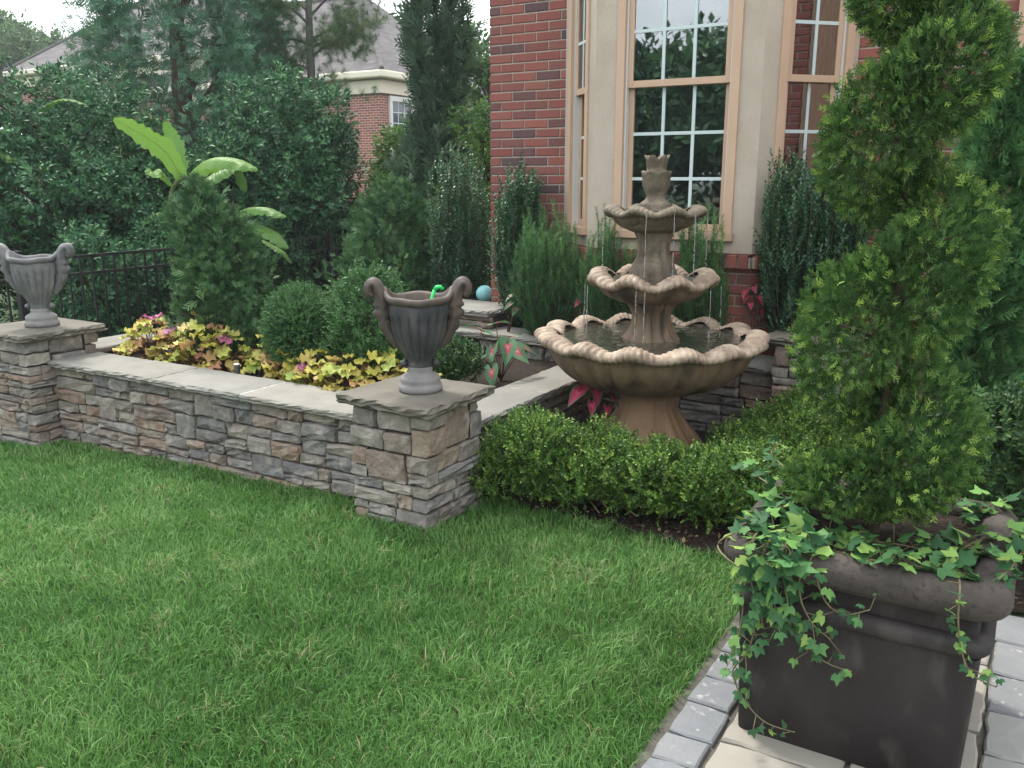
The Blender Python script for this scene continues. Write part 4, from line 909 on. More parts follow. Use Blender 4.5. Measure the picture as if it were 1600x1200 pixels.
def yew(label, x, y, z0, h, r, n):
    t = thing('yew_bush', label, 'shrub', (x, y, z0), 'upright yews under the bay window'); Ps = []; Ds = []; Ts = []; mb = MB()
    for k in range(n):
        a = rng.uniform(0, 6.28); rr = r * math.sqrt(rng.random()); hh = h * rng.uniform(.45, 1.0) * (1 - .25 * rr / r)
        b0 = np.array([x + .3 * rr * math.cos(a), y + .3 * rr * math.sin(a), z0]); b1 = np.array([x + rr * math.cos(a), y + .8 * rr * math.sin(a), z0 + hh])
        pth = spline([b0, (b0 + b1) / 2 + [.35 * rr * math.cos(a), .3 * rr * math.sin(a), 0], b1], 14); f = np.linspace(.15, .88, max(3, int(hh / .07))); idx = (f * 13).astype(int)
        mb.tube(pth[::3], np.linspace(.005, .0015, 5), 4); Ps.append(pth[idx]); Ds.append(nrm(np.gradient(pth, axis=0)[idx])); Ts.append(np.clip(f ** 3 * .75 + rng.normal(.15, .12, len(f)), 0, 1))
    P = np.concatenate(Ps); D = nrm(np.concatenate(Ds) + rng.normal(0, .2, (len(P), 3)))
    foliage('foliage', T_yew, P, D, rdir(len(P)), rng.uniform(.8, 1.1, len(P)), M['yew'], t, np.concatenate(Ts), .08); mb.build('stems', M['bark'], t, True)
yew('dense upright yew before the brick left of the bay window', -2.92, 5.42, .45, 1.10, .25, 120)
yew('upright yew under the narrow left bay pane', -2.46, 5.31, .45, 1.10, .13, 50)
yew('upright yew half hidden behind the fountain stem', -2.16, 5.30, .45, 1.0, .13, 46)
yew('upright yew right of the fountain under the wide bay window', -1.78, 5.31, .45, 1.18, .17, 74)
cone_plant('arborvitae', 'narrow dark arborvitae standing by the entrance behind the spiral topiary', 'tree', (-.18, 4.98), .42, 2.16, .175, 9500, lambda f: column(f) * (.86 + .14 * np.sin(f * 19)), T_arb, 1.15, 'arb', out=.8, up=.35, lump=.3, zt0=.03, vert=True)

# banana plants
def banana_leaf(path, W, parent, fold=.35, droop=.5, side=None, tear=.34, n=30, name='leaf'):
    Pm = spline(path, n); T = nrm(np.gradient(Pm, axis=0)); s0 = nrm(np.cross(T, UP)) if side is None else nrm(np.tile(np.asarray(side, float), (n, 1)) - (T @ np.asarray(side, float))[:, None] * T)
    Nn = nrm(np.cross(s0, T)); Nn *= np.sign(Nn[:, 2:3] + 1e-6); f = np.linspace(0, 1, n)
    wd = W * np.clip(np.sin(np.pi * np.clip(f * .93 + .06, 0, 1)), 0, 1) ** .55; V = []
    cols = [-1, -.6, -.25, 0, .25, .6, 1]
    for i in range(n):
        for c in cols:
            x = abs(c); wv = wd[i] * (1 - (tear * rng.random() if x == 1 else 0)); z = fold * x * wd[i] * .6 - droop * (x * x) * wd[i] + .008 * math.sin(i * 1.9 + c) * x
            V.append(Pm[i] + s0[i] * c * wv + Nn[i] * z)
    mesh(name, V, grid_faces(n, 7), M['banana'], parent, True, attrs={'len': ('POINT', np.repeat(np.arange(n) / n * W * 26, 7) + np.tile(np.abs(cols), n) * .8)})
    mb = MB(); mb.tube(Pm - Nn * .003, np.linspace(.008, .002, n), 6); mb.build('midrib', M['banana_rib'], parent, True)
def P3(*a): return [at(*q) for q in a]
VR = np.array([math.cos(YAW), math.sin(YAW), 0])
b1 = at(268, 520, 9.30); t = thing('banana_plant', 'tall banana plant with torn bright leaves rising behind the fence', 'banana plant', (b1[0], b1[1], -.2), 'banana plants')
MB().tube(spline([(b1[0], b1[1], -.25), at(266, 380, 9.30), at(268, 300, 9.30), at(290, 275, 9.30)], 12), np.linspace(.036, .02, 12), 10).build('stem', M['banana_stem'], t, True)
banana_leaf(P3((286, 285, 9.30), (262, 240, 9.23), (225, 212, 9.16), (178, 186, 9.09)), 0.134, t, .15, .15, side=VR * .8 + UP * .6)
banana_leaf(P3((300, 270, 9.23), (330, 248, 9.09), (370, 248, 9.02), (402, 263, 8.95)), 0.169, t, .1, .75)
banana_leaf(P3((285, 275, 9.44), (278, 245, 9.51), (268, 215, 9.58), (258, 190, 9.58)), 0.106, t, .1, .2, side=VR * .9 - UP * .1)
banana_leaf(P3((310, 290, 9.44), (345, 265, 9.65), (375, 262, 9.72), (385, 300, 9.72)), 0.183, t, .05, .5)
banana_leaf(P3((270, 290, 9.30), (250, 265, 9.23), (240, 270, 9.16), (232, 262, 9.16)), 0.099, t, .1, .6)
banana_leaf(P3((262, 330, 9.30), (240, 335, 9.23), (225, 345, 9.16), (222, 362, 9.16)), 0.077, t, .1, .6)
b2 = at(388, 520, 9.16); t = thing('banana_plant', 'low banana plant with drooping leaves behind the fence', 'banana plant', (b2[0], b2[1], -.2), 'banana plants')
MB().tube(spline([(b2[0], b2[1], -.25), at(386, 420, 9.16), at(378, 360, 9.16), at(362, 340, 9.16)], 12), np.linspace(.03, .014, 12), 8).build('stem', M['banana_stem'], t, True)
banana_leaf(P3((343, 320, 9.02), (362, 338, 8.95), (378, 358, 8.88), (386, 374, 8.88)), 0.099, t, .05, .3, side=VR * .6 + UP * .8)
banana_leaf(P3((366, 335, 9.09), (390, 325, 9.02), (420, 325, 8.95), (447, 338, 8.88)), 0.120, t, .1, .7)
banana_leaf(P3((372, 345, 9.09), (400, 350, 9.02), (430, 365, 8.88), (450, 388, 8.81)), 0.141, t, .1, .5)
banana_leaf(P3((410, 375, 9.30), (430, 385, 9.30), (445, 395, 9.30), (455, 410, 9.30)), 0.085, t, .05, .4)
b3 = at(-45, 520, 9.72); t = thing('banana_plant', 'banana plant behind the pale urn with leaf tips reaching in', 'banana plant', (b3[0], b3[1], -.2), 'banana plants')
MB().tube(spline([(b3[0], b3[1], -.25), at(-48, 380, 9.72), at(-45, 280, 9.72)], 10), np.linspace(.05, .022, 10), 10).build('stem', M['banana_stem'], t, True)
banana_leaf(P3((-48, 270, 9.72), (-25, 238, 9.58), (5, 240, 9.44), (32, 252, 9.30)), 0.155, t, .1, .6)
banana_leaf(P3((-46, 330, 9.72), (-30, 335, 9.58), (-8, 345, 9.44), (12, 360, 9.30)), 0.099, t, .1, .5)
banana_leaf(P3((60, 175, 9.9), (85, 158, 9.8), (110, 155, 9.75), (136, 164, 9.7)), 0.052, t, .1, .5)

# iron fence
fn = thing('iron_fence', 'black iron picket fence in front of the dark hollies', 'fence', (-7.05, 7.0, -.2))
FXX, FZ0, FZ1 = -7.05, -.15, .96
for z in (FZ1 - .012, FZ1 - .16, FZ0 + .12): MB().box((FXX - .012, 2.2, z - .012), (FXX + .012, 12.6, z + .012)).build('rail', M['black'], fn)
pk = rawmesh('picket', *(lambda m: (np.array(m.V), m.F))(MB().box((-.007, -.007, FZ0), (.007, .007, FZ1 - .025))))
pk.materials.append(M['black'])
ps = rawmesh('post', *(lambda m: (np.array(m.V), m.F))(MB().box((-.028, -.028, FZ0 - .1), (.028, .028, FZ1 + .05)).box((-.034, -.034, FZ1 + .05), (.034, .034, FZ1 + .07))))
ps.materials.append(M['black'])
y = 2.2
k = 0
while y < 12.6:
    if k % 17 == 0: put('post', ps, None, fn, (FXX, y, 0))
    else: put('picket', pk, None, fn, (FXX + .001, y, 0))
    y += .108; k += 1

# background trees
def tree(name, label, c, zb, zt, r, n, tm, size, mat, nb=26, lr=.36, zc=None, group='trees behind the fence', cat='tree', base=-.2, out=.6, up=.3, bark='bark', inner=.35, jit=.5, rz=None, squash=1):
    inner = min(inner, .18); n = int(n * .62); size *= 1.18
    t = thing(name, label, cat, (c[0], c[1], base), group); h = zt - zb
    rr = (r, r * squash, (rz or h / 2)); ctr = (c[0], c[1], (zb + zt) / 2); bl = lumps(ctr, rr, nb, lr, flat=.85, keep=.92)
    shrub_leaves('crown', tm, bl, n, size, M[mat], t, out=out, up=up, jit=jit, lo=.6, hi=1.05, inside=.6, inner=inner)
    mb = MB(); mb.tube(spline([(c[0], c[1], base - .1), (c[0] + .05, c[1], (base + zt) / 2), (c[0], c[1], zt - h * .15)], 10), np.linspace(.05 + .03 * r, .015, 10), 8)
    for b in bl[:-1]:
        a = np.array([c[0], c[1], max(base + .2, b[2] - r * .5)]); mb.tube(spline([a, (a + b[:3]) / 2 + rng.normal(0, .04, 3), b[:3]], 6), np.linspace(.03, .008, 6), 5)
    mb.build('trunk', M[bark], t, True); return t
tree('holly_tree', 'huge dark glossy holly behind the fence at the pale urn', (-9.75, 6.25), -.2, 3.0, 1.60, 10500, T_holly, 1.1, 'holly', nb=120, lr=.155)
tree('holly_tree', 'dense dark holly behind the fence right of the tall banana', (-8.05, 8.0), -.2, 2.95, 1.12, 8500, T_holly, 1.1, 'holly', nb=100, lr=.165)
tree('holly_tree', 'dark holly filling the gap between the two larger hollies', (-8.9, 6.95), -.2, 2.35, .85, 4800, T_holly, 1.1, 'holly2', nb=60, lr=.2)
tree('holly_tree', 'holly at the fence behind the false cypress', (-6.95, 9.3), -.2, 1.75, .85, 3600, T_holly, 1.1, 'holly', nb=50, lr=.2)
tree('holly_tree', 'mid green holly at the far left behind the pale urn pillar', (-10.3, 4.5), -.2, 2.0, 1.0, 5000, T_holly, 1.1, 'holly2', nb=60, lr=.2)
for x, y, r, zt, lb in [(-7.55, 5.0, .5, 1.15, 'low dark holly bush behind the fence closest to the pale urn'), (-7.6, 6.0, .55, 1.3, 'low dark holly bush behind the fence hiding the banana stem'), (-7.55, 7.1, .55, 1.2, 'low dark holly bush behind the fence past the dwarf conifer'), (-7.5, 8.2, .5, 1.1, 'low dark holly bush at the far end of the fence')]:
    tree('holly_bush', lb, (x, y), -.2, zt, r, 1700, T_holly, 1.0, 'holly', nb=34, lr=.26, cat='bush', group='low hollies behind the fence')
cone_plant('tall_conifer', 'very tall blue green conifer rising behind the hollies', 'tree', (-11.75, 9.65), .2, 7.2, 1.75, 17000, lambda f: np.clip(1.15 * (1 - f) ** .55, 0, 1) * np.clip(f * 4 + .4, 0, 1), T_cypbig, .72, 'conifer', lump=.4, zt0=-.2, up=.1, out=.9, jit=.5, group='trees behind the fence')
cone_plant('tall_conifer', 'second tall conifer nearer the neighbour\'s grey roof', 'tree', (-11.9, 11.2), .2, 4.9, .9, 5500, lambda f: np.clip(1.15 * (1 - f) ** .5, 0, 1) * np.clip(f * 4 + .4, 0, 1), T_cypbig, .66, 'conifer', lump=.4, zt0=-.2, up=.1, out=.9, jit=.5, group='trees behind the fence')
cone_plant('columnar_cypress', 'narrow dark columnar cypress left of the house corner', 'tree', (-5.75, 8.10), -.1, 4.5, .35, 7500, lambda f: column(f) * (.8 + .2 * np.sin(f * 21)), T_cyp, 1.35, 'cypress', lump=.42, zt0=-.15, out=.55, up=.75, jit=.4)
# pine with bare trunk and tufts
t = thing('pine_tree', 'thin pine with bare branches and needle tufts before the grey roof', 'tree', (-10.5, 11.3, -.2), 'trees behind the fence'); tp = [at(487, 130, 15), at(484, 60, 15), at(482, 0, 15), at(480, -90, 15)]
mb = MB().tube(spline([(tp[0][0], tp[0][1], -.3), *tp], 16), np.linspace(.075, .045, 16), 8); cl = []
for (x, y, x2, y2) in ((486, 62, 555, 32), (485, 75, 540, 60), (486, 90, 530, 62), (484, 40, 440, 5), (485, 70, 430, 60), (483, 20, 420, -30), (485, 25, 545, -30), (487, 110, 445, 100), (487, 128, 440, 150), (487, 120, 510, 140), (483, -30, 520, -80)):
    a, b = at(x, y, 15), at(x2, y2, 15 + rng.uniform(-.4, .4)); mb.tube(spline([a, (a + b) / 2 + [0, 0, .04], b], 7), np.linspace(.025, .008, 7), 5); cl.append(b)
mb.build('trunk', M['bark_grey'], t, True)
cl = np.array(cl); P = np.concatenate([c + rng.normal(0, 1, (85, 3)) * [.26, .26, .16] for c in cl]); D = nrm(rng.normal(0, 1, (len(P), 3)) + UP * .2)
foliage('needles', T_pine, P, D, rdir(len(P)), rng.uniform(.8, 1.2, len(P)), M['pine'], t)
tree('deciduous_tree', 'pale green broadleaf tree between the columnar cypress and house corner', (-7.5, 11.9), .6, 3.95, .75, 2400, T_broad, 1.7, 'decid', nb=22, lr=.3, bark='bark_grey', inner=.1)
tree('leafy_shrub', 'bright green shrub between the columnar cypress and sky pencil holly', (-4.95, 7.75), .0, 2.35, .38, 1700, T_broad, 1.1, 'bright', nb=16, lr=.4, cat='shrub', group='bright shrubs by the neighbour')
tree('leafy_shrub', 'bright green shrub growing under the neighbour\'s brick window', (-6.95, 8.95), .0, 2.30, .48, 2300, T_broad, 1.15, 'bright', nb=18, lr=.36, cat='shrub', group='bright shrubs by the neighbour')
fl = at(40, 75, 46)
tree('deciduous_tree', 'hazy rounded tree beside the far hip roof', (fl[0], fl[1]), fl[2] - 3.5, fl[2] + 1.3, 2.8, 2600, T_big, 1.5, 'decid', nb=24, lr=.3)
# trees across the street, seen in the window glass
for i, (x, y, zt, r, lb) in enumerate([(-6.5, -16, 6.9, 3.4, 'largest street tree mirrored in the wide bay window'), (-11, -17, 5.7, 3.0, 'lower street tree mirrored in the wide bay window'), (-1.5, -17, 7.4, 3.2, 'tall street tree mirrored by the window edge'), (-15.5, -15, 6.0, 2.8, 'street tree mirrored past the bay post'), (4, -17, 6.4, 3.2, 'street tree behind the paved walk')]):
    tree('street_tree', lb, (x, y), .4, zt, r, 1500, T_big, 2.3, 'holly2', nb=50, lr=.26, group='trees across the street', rz=(zt - .4) / 2)

# ---------------------------------------------------------------- neighbour houses
def far_house(name, label, x0, x1, y0, y1, z1, ridge, pitch_over=.35, win=None, wallmat='nb_brick'):
    t = thing(name, label, 'house', ((x0 + x1) / 2, (y0 + y1) / 2, -1.0), 'neighbouring houses')
    MB().box((x0, y0, -1.2), (x1, y1, z1)).build('wall', M[wallmat], t)
    o = pitch_over; e0, e1, f0, f1 = x0 - o, x1 + o, y0 - o, y1 + o; hw = min(e1 - e0, f1 - f0) / 2
    if (e1 - e0) > (f1 - f0): r0, r1 = (e0 + hw, (f0 + f1) / 2), (e1 - hw - .01, (f0 + f1) / 2)
    else: r0, r1 = ((e0 + e1) / 2, f0 + hw), ((e0 + e1) / 2, f1 - hw - .01)
    V = [(e0, f0, z1 + .25), (e1, f0, z1 + .25), (e1, f1, z1 + .25), (e0, f1, z1 + .25), (*r0, ridge), (*r1, ridge)]
    F = [(0, 1, 5, 4), (1, 2, 5), (2, 3, 4, 5), (3, 0, 4)] if (e1 - e0) > (f1 - f0) else [(0, 1, 4), (1, 2, 5, 4), (2, 3, 5), (3, 0, 4, 5)]
    rf = mesh('roof', V, F, M['roof'], t)
    mb = MB()
    for a, b in ((0, 4), (1, 4 if (e1 - e0) <= (f1 - f0) else 5), (4, 5)): mb.tube([np.array(V[a]) + [0, 0, .02], np.array(V[b]) + [0, 0, .02]], .07, 6)
    mb.build('ridge_caps', M['roof'], rf)
    MB().box((x0 - .12, y0 - .12, z1 - .32), (x1 + .12, y1 + .12, z1 + .02)).build('frieze', M['cream'], t)
    MB().box((e0 - .06, f0 - .06, z1 + .05), (e1 + .06, f1 + .06, z1 + .24)).build('gutter', M['cream'], t, bevel=.04)
    for (kind, u, za, w_, h_) in (win or []):
        q = (lambda a, b, d0, d1: MB().box((x1 + d0, u + a, b[0]), (x1 + d1, u + a + (b[2]), b[1]))) if kind == 'x' else None
        wn = MB()
        def bx(ua, ub, zz0, zz1, d0, d1, mbx):
            if kind == 'x': mbx.box((x1 + d0, ua, zz0), (x1 + d1, ub, zz1))
            else: mbx.box((ua, y0 - d1, zz0), (ub, y0 - d0, zz1))
        fr = MB(); bx(u - .12, u, za, za + h_, .0, .06, fr); bx(u + w_, u + w_ + .12, za, za + h_, .0, .06, fr); bx(u - .12, u + w_ + .12, za + h_, za + h_ + .14, .0, .07, fr); bx(u - .16, u + w_ + .16, za - .12, za, .0, .09, fr)
        wo_ = fr.build('window', M['white'], t)
        gl = MB(); bx(u, u + w_, za, za + h_, .004, .012, gl); gl.build('pane', M['far_glass'], wo_)
        mm = MB()
        for i in (1, 2): bx(u + w_ * i / 3 - .012, u + w_ * i / 3 + .012, za, za + h_, .014, .024, mm)
        for i in (1, 2, 3, 4, 5): bx(u, u + w_, za + h_ * i / 6 - .012, za + h_ * i / 6 + .012, .016, .026, mm)
        mm.build('muntins', M['muntin'], wo_)
    return t
def nb_brick():
    m, t, b = newmat('far_brick'); L = t.links; tc = t.nodes.new('ShaderNodeTexCoord'); mp = t.nodes.new('ShaderNodeVectorMath'); mp.operation = 'DOT_PRODUCT'
    sx = t.nodes.new('ShaderNodeSeparateXYZ'); L.new(tc.outputs['Object'], sx.inputs[0]); ad = t.nodes.new('ShaderNodeMath'); L.new(sx.outputs['X'], ad.inputs[0]); L.new(sx.outputs['Y'], ad.inputs[1])
    cb = t.nodes.new('ShaderNodeCombineXYZ'); L.new(ad.outputs[0], cb.inputs['X']); L.new(sx.outputs['Z'], cb.inputs['Y'])
    br = t.nodes.new('ShaderNodeTexBrick'); br.inputs['Scale'].default_value = 1; br.inputs['Brick Width'].default_value = .203; br.inputs['Row Height'].default_value = .0677; br.inputs['Mortar Size'].default_value = .007
    br.inputs['Color1'].default_value = (.30, .09, .065, 1); br.inputs['Color2'].default_value = (.16, .06, .05, 1); br.inputs['Mortar'].default_value = (.42, .36, .31, 1)
    L.new(cb.outputs[0], br.inputs['Vector']); L.new(br.outputs['Color'], b.inputs['Base Color']); b.inputs['Roughness'].default_value = .9; return m
M['nb_brick'] = nb_brick(); M['far_glass'] = plain('far_glass', (.05, .06, .075), .08, .6)
c0 = at(594, 130, 25.0)
far_house('neighbour_house', 'neighbouring brick house with grey hip roof and white framed window', c0[0] - 9, c0[0], c0[1], c0[1] + 5.6, 4.2, 7.1, win=[('x', c0[1] + .45, 1.95, .85, 1.75)])
c1 = at(30, 112, 34)
far_house('neighbour_house', 'far house at the edge whose grey hip roof shows a white gutter', c1[0], c1[0] + 11, c1[1], c1[1] + 9, c1[2] - .25, c1[2] + 3.6)
c2 = at(752, 185, 22)
far_house('neighbour_house', 'pale roofed house glimpsed between the cypress and brick corner', c2[0] - .6, c2[0] + 7, c2[1], c2[1] + 7, c2[2] - .1, c2[2] + 3.2)
cB = at(520, 30, 33)
far_house('neighbour_house', 'taller gabled house rising behind the grey hip roof', cB[0] - 9, cB[0] - .5, cB[1], cB[1] + 8, cB[2] - 1.6, cB[2] + 1.6)

# ---------------------------------------------------------------- flowering bed plants
def ivy_leaf_me(seed):
    g = np.random.default_rng(seed); ang = np.array([-150, -100, -62, -40, -20, 0, 20, 40, 62, 100, 150]); rad = np.array([.42, .62, .80, .50, .62, 1.0, .62, .50, .80, .62, .42]) * g.uniform(.92, 1.08, 11)
    V = [(0, 0, 0)] + [(r * math.sin(R(a)) * .55, (r * math.cos(R(a)) * .55) + .05, -.10 * abs(math.sin(R(a))) * r + g.normal(0, .02)) for a, r in zip(ang, rad)]
    V += [(0, .3, .05)]
    F = [(0, i, i + 1) for i in range(1, 11)]
    return rawmesh('leaf', V, F, True)
IVY = [ivy_leaf_me(s) for s in range(4)]
for m_ in IVY: m_.materials.append(M['ivy'])
def heu_leaf_me(seed):
    g = np.random.default_rng(seed); n = 18; V = [(0, 0, 0)]
    for i in range(n):
        a = 2 * math.pi * i / n; lob = .90 + .10 * math.cos(5 * a) + .06 * math.cos(9 * a + seed)
        if abs(a - math.pi) < .3: lob *= .35
        V.append((math.sin(a) * lob * .5, .35 + math.cos(a) * lob * .5, .13 * math.sin(6 * a + seed) + g.normal(0, .05) + .08))
    V[0] = (0, .3, 0)
    return rawmesh('leaf', V, [(0, i, i % n + 1) for i in range(1, n + 1)], True)
HEU = [heu_leaf_me(s) for s in range(4)]
for m_ in HEU: m_.materials.append(M['heuchera'])
HEP = [m_.copy() for m_ in HEU]
for m_ in HEP: m_.materials.clear(); m_.materials.append(M['pink_leaf'])
def heuchera(label, x, y, z, r, h, nl, pink):
    t = thing('heuchera_plant', label, 'plant', (x, y, z), 'heucheras along the wall'); mb = MB()
    for k in range(nl):
        a = k * 2.399 + rng.uniform(-.3, .3); f = math.sqrt((k + .5) / nl); el = (1 - f ** 1.6) * h + h * .25 * rng.random() + .03
        p_ = np.array([x + r * f * math.cos(a), y + r * f * math.sin(a), z + el])
        put('leaf', (HEP if k in pink else HEU)[rng.integers(0, 4)], None, t, p_, rot=(rng.uniform(-.75, -.1) * f + rng.normal(0, .22), rng.normal(0, .3), a - math.pi / 2 + rng.normal(0, .4)), scale=rng.uniform(.072, .12))
        mb.tube([(x, y, z), p_ + [0, 0, -.004]], [.003, .002], 4)
    mb.build('stalks', M['red_stem'], t)
hp = [(-5.55, 3.83, .19, .17, 30, (0, 1, 4, 9), 'heuchera with pink tops closest to the pale urn pillar'), (-5.22, 3.86, .18, .16, 26, (0, 2), 'yellow heuchera with one magenta leaf tuft, second along the wall'),
      (-4.92, 3.80, .18, .19, 28, (), 'tall yellow heuchera left of the black spike light'), (-4.68, 3.80, .15, .16, 24, (5,), 'yellow heuchera with leaning leaf beside the black spike light'),
      (-4.24, 3.90, .16, .16, 24, (), 'yellow heuchera behind the black spike light'), (-3.94, 3.82, .17, .14, 26, (3,), 'yellow and bronze heuchera right of the black spike light'),
      (-3.70, 3.74, .17, .13, 26, (7, 9), 'bronze heuchera before the clipped boxwood ball'), (-3.43, 3.72, .18, .14, 28, (1, 6), 'bronze heuchera with a pink tuft before the rounded conifer'),
      (-3.18, 3.80, .16, .14, 24, (), 'yellow heuchera closest to the dark urn pillar'), (-3.05, 3.98, .12, .10, 14, (), 'small olive heuchera behind the dark urn pillar')]
for x, y, r, h, nl, pk_, lb in hp: heuchera(lb, -5.20 + (x + 5.55) * .88, y + .01, .352, r * 1.02, h * 1.45, int(nl * 1.9), pk_)
LX, LY, _ = atz(372, 600, .38); LX, LY = float(LX), float(LY)
lt = thing('spike_light', 'short black spike light with white top among the yellow heucheras', 'light', (LX, LY, .35))
MB().tube([(LX, LY, .345), (LX, LY, .50)], .019, 14).build('body', M['black'], lt, True)
MB().tube([(LX, LY, .50), (LX, LY, .506)], .017, 14).build('lens', M['white_cap'], lt, True)

def cal_leaf_me(seed):
    g = np.random.default_rng(seed); half = [(0, 1.0), (.07, .84), (.17, .62), (.28, .38), (.36, .14), (.39, -.08), (.36, -.28), (.27, -.42), (.16, -.42), (.07, -.26)]
    out = half + [(0, -.10)] + [(-x, y) for x, y in half[:0:-1]]; n = len(out); V = [(0, .06, 0)]; E = [0]
    for s_, e in ((.5, .5), (1, 1)):
        for x, y in out:
            V.append((x * s_, .06 + (y - .06) * s_, .22 * abs(x) * s_ - .22 * max(0, y) ** 2 * s_ * s_ - .10 * max(0, -y) * s_ + g.normal(0, .014) * s_)); E.append(e)
    F = []
    for i in range(n):
        j = (i + 1) % n; F += [(0, 1 + j, 1 + i), (1 + i, 1 + j, 1 + n + j), (1 + i, 1 + n + j, 1 + n + i)]
    return rawmesh('leaf', V, np.array(F), True, {'edge': ('POINT', E)})
CAL = [cal_leaf_me(s) for s in range(3)]
for m_ in CAL: m_.materials.append(M['caladium'])
CALP = [m_.copy() for m_ in CAL]
for m_ in CALP: m_.materials.clear(); m_.materials.append(M['caladium_pink'])
def caladium(label, x, y, z, spots, C=None):
    t = thing('caladium_plant', label, 'plant', (x, y, z), 'pink caladiums'); mb = MB()
    for (px, py, d, s, az, tilt, rollv) in spots:
        p_ = at(px, py, d); put('leaf', (C or CALP)[rng.integers(0, 3)], None, t, p_, rot=(tilt * .75 + rng.normal(0, .15), rollv + rng.normal(0, .35), az + rng.normal(0, .3)), scale=s)
        mb.tube(spline([(x, y, z), ((x + p_[0]) / 2, (y + p_[1]) / 2, (z + p_[2]) / 2 + .03), p_], 6), [.004, .004, .0035, .003, .003, .002], 5)
    mb.build('stalks', M['red_stem'], t, True)
q = YAW
caladium('pink and green caladium in the bed behind the dark urn', -2.80, 4.58, .355,
         [(750, 515, 5.35, .17, q + 1.2, .45, 0), (775, 505, 5.5, .12, q - .8, .2, .2), (770, 545, 5.3, .14, q + 2.6, -.5, .2), (793, 540, 5.25, .15, q + 3.3, -.9, 0), (808, 548, 5.3, .13, q + 3.6, -.9, .2), (822, 545, 5.35, .13, q + 4.2, -.6, .2), (745, 560, 5.2, .15, q + 2.4, -.7, -.2), (735, 545, 5.25, .13, q + 1.8, -.4, 0), (768, 580, 5.1, .12, q + 3.5, -1.0, 0), (800, 528, 5.45, .10, q - .3, .3, 0)], CAL)
caladium('magenta caladium between the return wall and fountain foot', -2.10, 4.50, .03,
         [(905, 612, 4.75, .12, q + 2.5, -.9, 0), (917, 600, 4.8, .11, q + 2.9, -1.0, 0), (930, 607, 4.75, .12, q + 3.2, -1.0, 0), (944, 600, 4.8, .10, q + 3.8, -.8, 0), (955, 620, 4.75, .09, q + 4.2, -.8, 0), (925, 632, 4.7, .08, q + 3.3, -1, 0), (948, 638, 4.75, .08, q + 3.6, -1, 0)])
caladium('small pale caladium at the stub wall before the dense yew', -3.25, 5.40, .45,
         [(800, 462, 6.25, .075, q + 2.7, -.8, 0), (812, 468, 6.2, .07, q + 3.5, -1.0, 0), (806, 482, 6.2, .075, q + 3.1, -1.1, 0), (818, 460, 6.25, .06, q + 4, -.6, 0), (797, 475, 6.2, .07, q + 2.2, -.7, 0), (811, 455, 6.25, .06, q + 1, -.2, 0)], CAL)
caladium('small red caladium before the brick bay base by the sky pencil', -1.42, 5.30, .45,
         [(1165, 455, 5.45, .07, q + 2.5, -.8, 0), (1178, 448, 5.45, .07, q + 3.2, -.9, 0), (1186, 465, 5.4, .07, q + 3.7, -.9, 0), (1172, 475, 5.4, .06, q + 3.0, -1, 0), (1190, 485, 5.4, .06, q + 3.4, -1, 0), (1181, 458, 5.45, .06, q + 1, -.4, 0), (1168, 465, 5.42, .06, q + 2, -.8, 0)])
caladium('small dark caladium between the yews behind the terrace wall', -2.62, 5.30, .45,
         [(905, 470, 5.9, .07, q + 2.8, -.9, 0), (915, 480, 5.9, .07, q + 3.4, -.9, 0), (925, 462, 5.9, .06, q + 3.8, -.8, 0)])
tb = at(757, 459, 7.1); rb_ = .07
V, F = lathe([(.02, -rb_)] + [(rb_ * math.cos(a), rb_ * math.sin(a)) for a in np.linspace(-1.3, 1.56, 16)], 32)
tg = thing('glazed_globe', 'pale turquoise glazed garden globe beside the brick house corner', 'ornament', (tb[0], tb[1], tb[2] - .1)); mesh('globe', V + tb, F, M['teal'], tg, True)
MB().tube([(tb[0], tb[1], .0), (tb[0], tb[1], tb[2] - rb_ + .004)], [.07, .05], 16).build('stand', M['urn_base'], tg, True)

